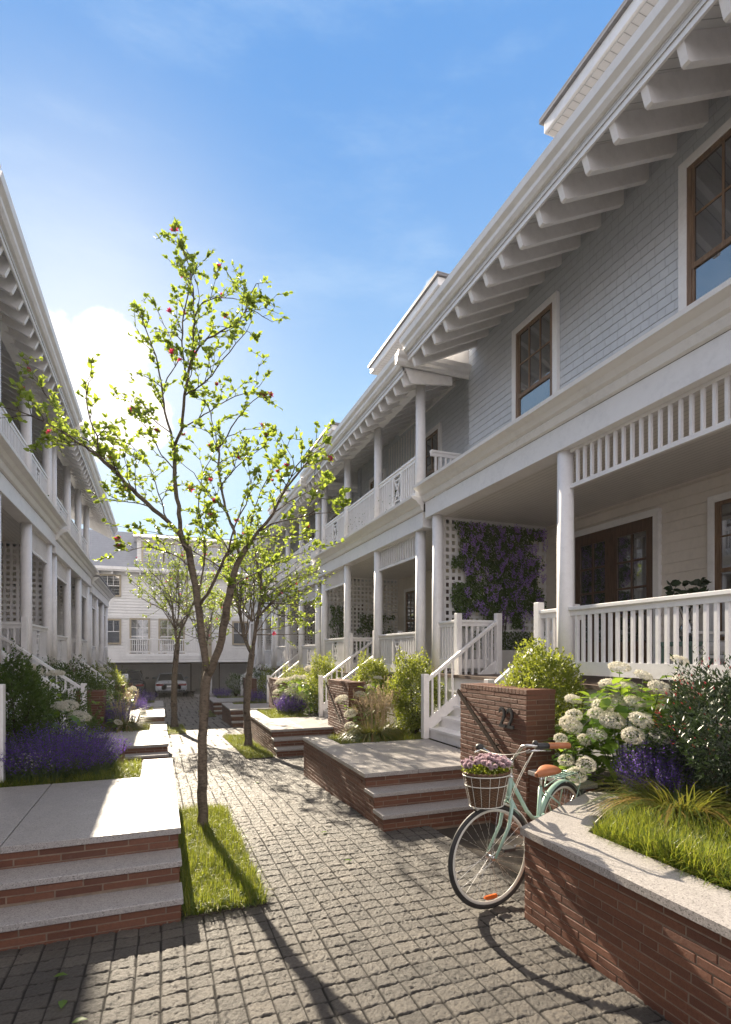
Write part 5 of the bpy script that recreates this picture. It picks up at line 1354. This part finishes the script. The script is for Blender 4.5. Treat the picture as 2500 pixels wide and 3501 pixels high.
for i, (u, v, lb) in enumerate([(183, 3332, 'green fallen leaf on the shaded pavers, farthest of the three at lower left'), (218, 3412, 'green fallen leaf on the shaded pavers, middle of the three at lower left'), (245, 3493, 'green fallen leaf on the shaded pavers at the bottom edge'),
        (1120, 2832, 'small fallen leaf on the sunlit pavers before the brick platform'), (1117+60, 2930+0, 'pale fallen leaf on the pavers left of the bicycle wheel'), (882, 2640, 'tiny fallen leaf on the pavers near the second tree bed')]):
    d = 1849*(H+.02)/(v-2232); p = W(u, v, d); p.z = ground_z(p.y)+.015
    tv, tf = LEAF_W; m = MB(); a = random.random()*6.28
    V, F = scatter_np(tv, tf, np.array([[0, 0, 0]]), np.array([[math.cos(a), math.sin(a), .1]]), np.array([[.1, .1, 1.0]]), .075); m.add(V, F, True)
    tag(m.build('fallen_leaf', M['hleaf'], loc=p), lb, 'leaf', 'fallen leaves')

# ---------------------------------------------------------------- bicycle
def bicycle():
    hub = Vector((2.30, 3.42, ground_z(3.4)+.384)); rh = Vector((3.275, 3.80, ground_z(3.7)+.384))
    root = empty('bicycle', (2.79, 3.6, -.05), 'mint city bicycle with wicker basket of pink roses, leaning by the planter corner', 'bicycle')
    o0 = Vector((2.79, 3.6, -.05)); L_ = lambda p: Vector(p)-o0
    def wheel(c, az, refl):
        Rr = .372; ax = Vector((math.sin(R(az)), math.cos(R(az)), 0)); nrm = Vector((ax.y, -ax.x, 0)); up = Vector((0, 0, 1)); c = L_(c)
        def ring(r, off=0, n=64): return [c+ax*(r*math.cos(t))+up*(r*math.sin(t))+nrm*off for t in [2*math.pi*k/n for k in range(n+1)]]
        m = MB(); m.tube(ring(Rr-.005), .0175, 10, cap=False); t_ = m.build('wheel', M['rubber'], root)
        m = MB(); m.tube(ring(Rr-.030), .012, 8, cap=False); m.tube(ring(Rr-.036), .008, 6, cap=False); m.build('rim', M['cream'], t_)
        m = MB()
        for k in range(32):
            t = 2*math.pi*k/32; s_ = 1 if k % 2 else -1; t2 = t+s_*(1 if (k//2) % 2 else -1)*.9
            m.tube([c+(ax*math.cos(t2)+up*math.sin(t2))*.022+nrm*(.03*s_), c+(ax*math.cos(t)+up*math.sin(t))*(Rr-.04)], .0015, 4, cap=False)
        m.build('spokes', M['steel'], t_)
        m = MB(); m.tube([c-nrm*.045, c+nrm*.045], .013, 12); m.tube([c-nrm*.034, c-nrm*.03], .024, 14); m.tube([c+nrm*.03, c+nrm*.034], .024, 14); m.build('hub', M['steel'], t_)
        if refl:
            m = MB(); q = c+up*(-Rr*.80)+ax*.0
            m.add([q+ax*a+up*b+nrm*e for e in (-.008, .008) for a, b in ((-.062, -.003), (-.045, -.017), (.045, -.017), (.062, -.003), (.050, .012), (-.050, .012))],
                  [(0, 1, 2, 3, 4, 5), (11, 10, 9, 8, 7, 6)]+[(i, 6+i, 6+(i+1) % 6, (i+1) % 6) for i in range(6)])
            m.build('reflector', M['orange'], t_)
        return ax, nrm
    FA, RA = 84, 68.5
    fax, fn = wheel(hub, FA, True); rax, rn = wheel(rh, RA, False)
    # key points from the photograph, with their real depth
    st_top = W(1748, 2602, 4.13); crown = W(1738, 2742, 4.06); hd_low = crown+Vector((0, 0, .02)); hd_top = W(1747, 2655, 4.12)
    seat_b = W(1852, 2655, 4.42); seat_top = W(1868, 2640, 4.45)
    bb = Vector((2.86, 3.66, .26)); stay_m = W(1848, 2690, 4.42)
    m = MB(); T = lambda pts, r, n=10: m.tube([L_(p) for p in pts], r, n)
    seat_low = bb+Vector((.03, .01, .06))
    T([hd_low, hd_top], .019); T([hd_top+Vector((0, 0, -.03)), W(1775, 2722, 4.15), W(1800, 2770, 4.2), W(1822, 2797, 4.28), W(1850, 2797, 4.36), W(1862, 2785, 4.38)], .016)
    T([crown+Vector((0, 0, .05)), W(1772, 2790, 4.15), bb+Vector((0, 0, .01))], .019)
    T([bb, W(1842, 2790, 4.38), stay_m], .017)
    for sgn in (-1, 1):
        e = rh+rn*(.055*sgn); T([bb+rn*(.03*sgn), e], .009); T([W(1858, 2705, 4.42)+rn*(.02*sgn), W(1893, 2742, 4.55)+rn*(.05*sgn), e], .008)
    m.build('frame', M['mint'], root)
    m = MB(); T([seat_b+Vector((0, 0, .03)), stay_m], .012); m.build('seat_post', M['steel'], root); m = MB(); T([hd_top, st_top+Vector((0, 0, .0))], .013); T([hd_top+Vector((0, 0, -.012)), hd_top+Vector((0, 0, .012))], .022); m.build('stem', M['steel'], root)
    # fork
    m = MB()
    for sgn in (-1, 1):
        a = crown+fn*(.045*sgn)
        T([crown+Vector((0, 0, .01)), a+Vector((0, 0, -.005)), a.lerp(hub+fn*.05*sgn, .45)+Vector((.035, 0, 0)), hub+fn*(.05*sgn)], [.013, .015, .013, .009])
    m.build('fork', M['mint'], root)
    # fenders
    def fender(c, ax, nrm, a0, a1, mat):
        m = MB(); n = 30; vs = []; cc = L_(c)
        for k in range(n+1):
            t = R(a0+(a1-a0)*k/n); d = ax*math.cos(t)+Vector((0, 0, 1))*math.sin(t)
            for w_, rr_ in ((-.027, .392), (-.015, .404), (.015, .404), (.027, .392), (.024, .390), (0, .399), (-.024, .390)): vs.append(cc+d*rr_+nrm*w_)
        fs = [(k*7+i, k*7+(i+1) % 7, (k+1)*7+(i+1) % 7, (k+1)*7+i) for k in range(n) for i in range(7)]
        m.add(vs, fs, True); m.build('fender', M[mat], root)
    fender(rh, rax, rn, -25, 165, 'mint'); fender(hub, fax, fn, 20, 112, 'cream')
    # rack
    m = MB(); rc = rh+Vector((0, 0, .455))
    for sgn in (-.06, -.02, .02, .06): T([rc-rax*.17+rn*sgn, rc+rax*.17+rn*sgn], .0055, 6)
    for q in (-.16, -.05, .06, .16): T([rc+rax*q-rn*.06, rc+rax*q+rn*.06], .0055, 6)
    for sgn in (-1, 1): T([rc+rax*.16+rn*.065*sgn, rc+rax*.21+rn*.075*sgn-Vector((0, 0, .08)), rh+rn*.06*sgn], .0055, 6); T([rc-rax*.16+rn*.05*sgn, W(1862, 2690, 4.45)], .005, 6)
    m.build('rear_rack', M['mint'], root)
    m = MB(); q = rh+rax*.40+Vector((0, 0, .22)); ql = L_(q); m.box(ql.x-.02, ql.x+.02, ql.y-.03, ql.y+.03, ql.z-.03, ql.z+.03); m.build('rear_light', M['plastic'], root, bevel=.006)
    # saddle
    m = MB(); sc_ = L_(W(1866, 2640, 4.45)); fx = -rax; secs = []
    prof = [(-.135, .055, .030, .0), (-.12, .085, .045, .005), (-.08, .098, .055, .010), (-.02, .085, .055, .008), (.04, .055, .048, .0), (.09, .034, .040, .0), (.13, .026, .034, .0), (.15, .014, .022, -.004)]
    vs = []; n = 14
    for t, w_, h_, dz in prof:
        for k in range(n):
            a = 2*math.pi*k/n; ca, sa = math.cos(a), math.sin(a)
            vs.append(sc_+fx*t+rn*(w_*ca)+Vector((0, 0, dz+h_*(sa if sa > 0 else sa*.9)*.8)))
    fs = [(i*n+k, i*n+(k+1) % n, (i+1)*n+(k+1) % n, (i+1)*n+k) for i in range(len(prof)-1) for k in range(n)]+[tuple(range(n)), tuple(range(len(prof)*n-1, (len(prof)-1)*n-1, -1))]
    m.add(vs, fs, True); sdl = m.build('saddle', M['leather'], root); md = sdl.modifiers.new('sub', 'SUBSURF'); md.levels = md.render_levels = 1
    # handlebar
    m = MB(); rbar = [st_top, W(1765, 2580, 4.05), W(1786, 2552, 3.97), W(1805, 2549, 3.94), W(1828, 2550, 3.93), W(1946, 2549, 4.06)]
    lbar = [st_top, W(1722, 2590, 4.22), W(1680, 2577, 4.32), W(1652, 2560, 4.40), W(1638, 2553, 4.44), W(1650, 2556, 4.66)]
    T(rbar[:-1]+[W(1870, 2550, 3.98)], .0115); T(lbar, .0115); m.tube([L_(st_top)-Vector((0, 0, .03)), L_(st_top)+Vector((0, 0, .012))], .02, 12)
    hb = m.build('handlebar', M['steel'], root)
    def cyl(name, a, b, r, mat, n=14, parent=hb):
        q = MB(); q.tube([L_(a), L_(a).lerp(L_(b), .03), L_(a).lerp(L_(b), .97), L_(b)], [r*.8, r, r, r*.85], n); return q.build(name, M[mat], parent)
    cyl('grip', W(1874, 2550, 3.985), W(1947, 2549, 4.06), .0225, 'leather')
    cyl('gear_shifter', W(1834, 2551, 3.94), W(1874, 2550, 3.985), .0235, 'plastic'); cyl('grip', W(1639, 2553, 4.45), W(1651, 2557, 4.66), .0225, 'plastic')
    q = MB(); q.lathe(L_(W(1830, 2540, 3.94)), [(.02, -.012), (.022, 0), (.012, .018)], 12); q.build('brake_clamp', M['plastic'], hb)
    q = MB(); q.tube([L_(W(1800, 2574, 3.93)), L_(W(1825, 2566, 3.90)), L_(W(1883, 2567, 3.93))], [.008, .007, .005], 8); q.tube([L_(W(1622, 2573, 4.36)), L_(W(1640, 2565, 4.38)), L_(W(1665, 2552, 4.5))], [.007, .007, .005], 8); q.build('brake_lever', M['steel'], hb)
    q = MB(); q.lathe(L_(W(1640, 2552, 4.42)), [(.03, -.02), (.035, -.005), (.028, .014), (.01, .022)], 16); q.build('bell', M['plastic'], hb)
    q = MB()
    for a, b, c_ in ((W(1826, 2566, 3.93), W(1770, 2650, 3.9), W(1742, 2740, 4.0)), (W(1812, 2562, 3.93), W(1735, 2600, 3.85), W(1640, 2562, 4.38)), (W(1830, 2560, 3.93), W(1760, 2690, 3.98), W(1752, 2730, 4.05))):
        pts = [L_(a)*(1-t)**2+L_(b)*2*t*(1-t)+L_(c_)*t*t for t in [k/12 for k in range(13)]]; q.tube(pts, .0025, 5, cap=False)
    q.build('brake_cable', M['cream'], root)
    # pedals and cranks
    m = MB(); pL = W(1735, 2902, 4.05); T([bb-rn*.05, pL+Vector((.09, .03, .0))], .009); m.tube([L_(bb-rn*.07), L_(bb+rn*.07)], .022, 12); T([bb+rn*.05, bb+rn*.07+Vector((.12, .05, -.02))], .009); m.build('crank', M['steel'], root)
    for p in (pL, bb+rn*.12+Vector((.12, .05, -.02))):
        m = MB(); q = L_(p); m.box(q.x-.05, q.x+.05, q.y-.035, q.y+.035, q.z-.012, q.z+.012); m.build('pedal', M['plastic'], root, bevel=.004)
    m = MB(); n = 28; 
    for k in range(n):
        a, a2 = 6.283*k/n, 6.283*(k+1)/n
        m.beam(L_(bb)+rn*.052+rax*.085*math.cos(a)+Vector((0, 0, .085*math.sin(a))), L_(bb)+rn*.052+rax*.085*math.cos(a2)+Vector((0, 0, .085*math.sin(a2))), .006, .012)
    m.build('chainring', M['steel'], root)
    # basket: own thing, hanging from the handlebar
    bc = W(1664, 2640, 3.95)
    br = empty('wicker_basket', bc, 'brown wicker basket with white wire frame on the handlebar', 'basket')
    def rad(z): f = -z/.235; return .178*(1-f)+.125*f, .135*(1-f)+.092*f
    m = MB(); n = 44; rows = 24
    for j in range(rows):
        z = -.232+.225*j/(rows-1); a, b = rad(z)
        pts = [Vector((math.cos(t)*(a-.008+.004*math.cos(22*t+math.pi*(j % 2))), math.sin(t)*(b-.008+.004*math.cos(22*t+math.pi*(j % 2))), z)) for t in [2*math.pi*k/132 for k in range(133)]]
        m.tube(pts, .0056, 5, cap=False)
    for k in range(n):
        t = 2*math.pi*k/n; m.tube([Vector((math.cos(t)*(rad(z)[0]-.008), math.sin(t)*(rad(z)[1]-.008), z)) for z in (-.235, -.12, .0)], .004, 4)
    m.lathe((0, 0, 0), [(.09, -.236), (.09, -.228)], 20)
    pts = [Vector((math.cos(t)*.174, math.sin(t)*.131, .004+.004*math.sin(30*t))) for t in [2*math.pi*k/120 for k in range(121)]]; m.tube(pts, .010, 6, cap=False)
    m.build('wicker_weave', M['wicker'], br)
    m = MB(); th = [2*math.pi*k/48 for k in range(49)]
    for z, r in ((-.012, .0042), (-.085, .0035), (-.238, .0035)):
        a, b = rad(z); m.tube([Vector((math.cos(t)*(a+.006), math.sin(t)*(b+.006), z)) for t in th], r, 6, cap=False)
    for k in range(15):
        t = 2*math.pi*(k+.5)/15; m.tube([Vector((math.cos(t)*(rad(z)[0]+.007), math.sin(t)*(rad(z)[1]+.007), z)) for z in (-.012, -.09, -.17, -.236)]+[Vector((math.cos(t)*.06, math.sin(t)*.05, -.25))], .0020, 5, cap=False)
    m.build('wire_frame', M['cream'], br)
    # bouquet
    fl = empty('bouquet', bc+Vector((0, 0, 0)), 'bunch of dusty pink roses filling the bicycle basket', 'flowers')
    n = 700; u = rdir(n); P_ = u*np.array([.19, .145, .05])*(.4+.6*rs.rand(n))[:, None]+[0, 0, .03]; scatter('foliage', LEAF, P_, norm(u+rs.normal(0, .5, (n, 3))+[0, 0, .4]), rdir(n), .028, M['box'], fl)
    rose = MB()
    for ring_ in range(4):
        for k in range(5):
            a = 6.283*k/5+ring_*.7; t = R(8+ring_*19); d = np.array([[math.cos(a)*math.sin(t), math.sin(a)*math.sin(t), math.cos(t)]]); nn = np.array([[-math.cos(a)*math.cos(t), -math.sin(a)*math.cos(t), math.sin(t)]])
            v, f = scatter_np(*LEAF_W, np.zeros((1, 3)), d, nn, 1.0-.08*ring_, np.array([1.5])); rose.add(v, f, True)
    rme = rose.mesh('rose'); rme.materials.append(M['rose'])
    for k in range(80):
        a = random.random()*6.28; q = math.sqrt(random.random()); p = Vector((math.cos(a)*q*.19, math.sin(a)*q*.14, .055+.045*(1-q*q)+random.uniform(-.012, .012)))
        o = link('rose', rme, None, fl, p); s_ = random.uniform(.026, .040); o.scale = (s_, s_, s_); o.rotation_euler = Vector((p.x*4+random.uniform(-.4, .4), p.y*4-.5+random.uniform(-.4, .4), .8)).to_track_quat('Z', 'Y').to_euler()
bicycle()

# ---------------------------------------------------------------- parked cars
def car(label, cx, cy, paint_, suv=False):
    z0 = ground_z(cy); root = empty('parked_car', (cx, cy, z0), label, 'car', 'cars parked before the garage')
    w = .93; k = 1.06 if suv else 1.0
    st = [(0.0, .56, .82, .42), (.04, .86, .98, .36), (.25, .92, 1.04*k, .30), (1.0, .93, 1.02*k, .26), (2.6, .93, .98, .26), (3.8, .92, .92, .28), (4.7, .86, .82, .32), (4.95, .62, .66, .42)]
    n = 20; vs = []
    for y, hw, top, bot in st:
        for i in range(n):
            a = 2*math.pi*i/n; ca, sa = math.cos(a), math.sin(a); e = .42
            x = hw*math.copysign(abs(ca)**e, ca); z = (top+bot)/2+(top-bot)/2*math.copysign(abs(sa)**.5, sa)
            vs.append((x*(1-.05*max(0, sa)), y, z))
    fs = [(j*n+i, j*n+(i+1) % n, (j+1)*n+(i+1) % n, (j+1)*n+i) for j in range(len(st)-1) for i in range(n)]+[tuple(range(n)), tuple(range(len(st)*n-1, (len(st)-1)*n-1, -1))]
    m = MB(); m.add(vs, fs, True); b = m.build('body', paint_, root)
    hh = 1.62 if suv else 1.42
    # cabin
    y0 = .22 if suv else .55; cab = [(y0, .78, .98, .02), (y0+.55 if suv else y0+.75, .70, .95, hh-.98-.06), (2.3, .69, .95, hh-.95), (3.55, .76, .95, .02)]
    vs = []
    for y, hw, zb, dz in [(y0, .80, 1.0, .0), (y0+(.35 if suv else .8), .66, 1.0, hh-1.03), (2.2, .64, 1.0, hh-1.0), (3.5, .78, .95, .0)]:
        vs += [(-.84, y, .9), (-hw, y, zb+dz), (hw, y, zb+dz), (.84, y, .9)]
    fs = [(j*4+i, (j+1)*4+i, (j+1)*4+i+1, j*4+i+1) for j in range(3) for i in range(3)]
    m = MB(); m.add(vs, fs); g_ = m.build('windows', M['carglass'], root)
    ya = y0+(.35 if suv else .8)
    m = MB(); m.prism([(-.66, hh-.045), (-.58, hh-.005), (0, hh+.02), (.58, hh-.005), (.66, hh-.045)], ya-.06, 2.3); 
    for s_ in (-1, 1): m.beam((s_*.80, y0, 1.0), (s_*.655, ya, hh-.04), .07, .05); m.beam((s_*.645, 2.2, hh-.03), (s_*.79, 3.5, .97), .06, .05); m.beam((s_*.70, 1.9, 1.0), (s_*.645, 1.95, hh-.03), .06, .05)
    m.build('roof', paint_, root, bevel=.015)
    for s_ in (-1, 1):
        m = MB(); m.prism([(s_*.42, .80), (s_*.86, .84), (s_*.885, .74), (s_*.80, .70), (s_*.46, .72)], -.012 if not suv else -.012, .09); m.build('tail_lamp', M['taillight'], root)
        m = MB(); m.lathe((0, 0, 0), [(.03, 0), (.11, .02), (.12, .08), (.06, .14)], 12); 
        o = m.build('wing_mirror', paint_, root, loc=(s_*1.0, 3.1, 1.0)); o.scale = (1, .5, .9)
        m = MB(); m.tube([(s_*.70-.05, -.01, .40), (s_*.70-.05, .1, .40)], .035, 12); m.tube([(s_*.58-.05, -.01, .40), (s_*.58-.05, .1, .40)], .035, 12); m.build('exhaust', M['steel'], root)
        for y in (.85, 3.95):
            m = MB(); m.tube([(s_*.70, y, .335), (s_*.92, y, .335)], .335, 28); t_ = m.build('wheel', M['rubber'], root)
            m = MB(); m.tube([(s_*.925, y, .335), (s_*.932, y, .335)], .22, 20); m.build('rim', M['steel'], t_)
    m = MB(); m.box(-.26, .26, -.022, .03, .62, .73); m.build('number_plate', M['plate'], root)
    m = MB(); m.box(-.80, .80, -.01, .2, .30, .44); m.build('bumper', M['plastic'], root, bevel=.02)
    m = MB(); m.box(-.78, .78, -.018, .05, .835, .85); m.build('chrome_strip', M['steel'], root)
car('silver-blue saloon seen from behind, parked in front of the garage door', .68, 34.7, M['carpaint'])
car('dark grey estate car at the left, half hidden by purple flowers', -1.75, 34.9, M['carpaint2'], True)

# ---------------------------------------------------------------- porch furniture
root = empty('porch_armchair', (6.55, 4.35, 1.48), 'cushioned armchair on the nearest porch, seen through the railing', 'armchair')
m = MB()
for x in (-.35, .35):
    for y in (-.45, .45): m.box(x-.025, x+.025, y-.025, y+.025, 0, .62)
for y in (-.45, .45): m.box(-.38, .38, y-.035, y+.035, .60, .64)
m.box(-.35, .35, -.44, .44, .30, .34)
for z_ in (.55, .75, .92): m.box(.32, .36, -.42, .42, z_-.03, z_+.03)
m.box(.325, .365, -.46, -.40, .3, .95); m.box(.325, .365, .40, .46, .3, .95); m.build('frame', M['urn'], root, bevel=.008)
m = MB(); m.box(-.34, .30, -.40, .40, .345, .50); m.build('seat_cushion', M['cushion'], root, bevel=.05)
m = MB(); m.box(.16, .31, -.40, .40, .505, .95); m.build('back_cushion', M['cushion'], root, bevel=.05)
root = empty('side_table', (6.75, 5.35, 1.48), 'small sage green side table on the nearest porch', 'table')
m = MB(); m.box(-.25, .25, -.25, .25, .46, .52); tt = m.build('tabletop', M['teal'], root, bevel=.006)
for x in (-.2, .2):
    for y in (-.2, .2):
        m = MB(); m.box(x-.02, x+.02, y-.02, y+.02, 0, .46); m.build('leg', M['teal'], root)
root = empty('vase_of_branches', (6.75, 5.35, 2.0), 'glass vase with dark leafy branches on the green side table', 'vase')
m = MB(); m.lathe((0, 0, 0), [(.07, .003), (.10, .08), (.10, .18), (.045, .27), (.055, .30)], 20); m.build('vase', M['glass'], root)
st = MB(); LC = []; LX = []
for k in range(6):
    a = random.random()*6.28; v = Vector((math.cos(a)*.4, math.sin(a)*.4, 1)).normalized(); p = Vector((0, 0, .1)); pts = [p]
    for j in range(5):
        v = (v+Vector((random.gauss(0, .2), random.gauss(0, .2), 0))).normalized(); p = p+v*.15; pts.append(p)
        if j > 1:
            for _ in range(5): LC.append(tuple(p)); LX.append((random.gauss(0, 1), random.gauss(0, 1), random.gauss(0, .4)))
    st.tube(pts, [.006, .005, .005, .004, .003, .002], 5)
st.build('branch', M['twig'], root); scatter('foliage', LEAF_W, np.array(LC), np.array(LX), rdir(len(LC)), .12, M['darkshrub'], root, smooth=True)
root = empty('porch_planter', (6.2, 8.62, 1.48), 'long pale planter with clipped dark hedge under the wisteria', 'planter')
m = MB(); m.box(-.75, 1.05, -.16, .16, 0.002, .42); m.build('trough', M['urn'], root, bevel=.01)
n = 3500; P_ = np.column_stack([rs.rand(n)*1.78-.74, (rs.rand(n)-.5)*.34, .40+.36*rs.rand(n)]); scatter('clipped_hedge', LEAF, P_, norm(rdir(n)+[0, -.4, .5]), rdir(n), .04, M['privet'], root)

# ---------------------------------------------------------------- air
m = MB(); m.box(-60, 60, -30, 75, -3, 14)
me = m.mesh('haze'); hm, nt, out = new_mat('thin_haze'); N = NT(nt)
v = N.n('ShaderNodeVolumePrincipled'); v.inputs['Density'].default_value = .0007; v.inputs['Color'].default_value = (.95, .97, 1, 1); v.inputs['Anisotropy'].default_value = .3
N.l(v.outputs[0], out.inputs['Volume'])
tag(link('haze', me, hm), kind='stuff')
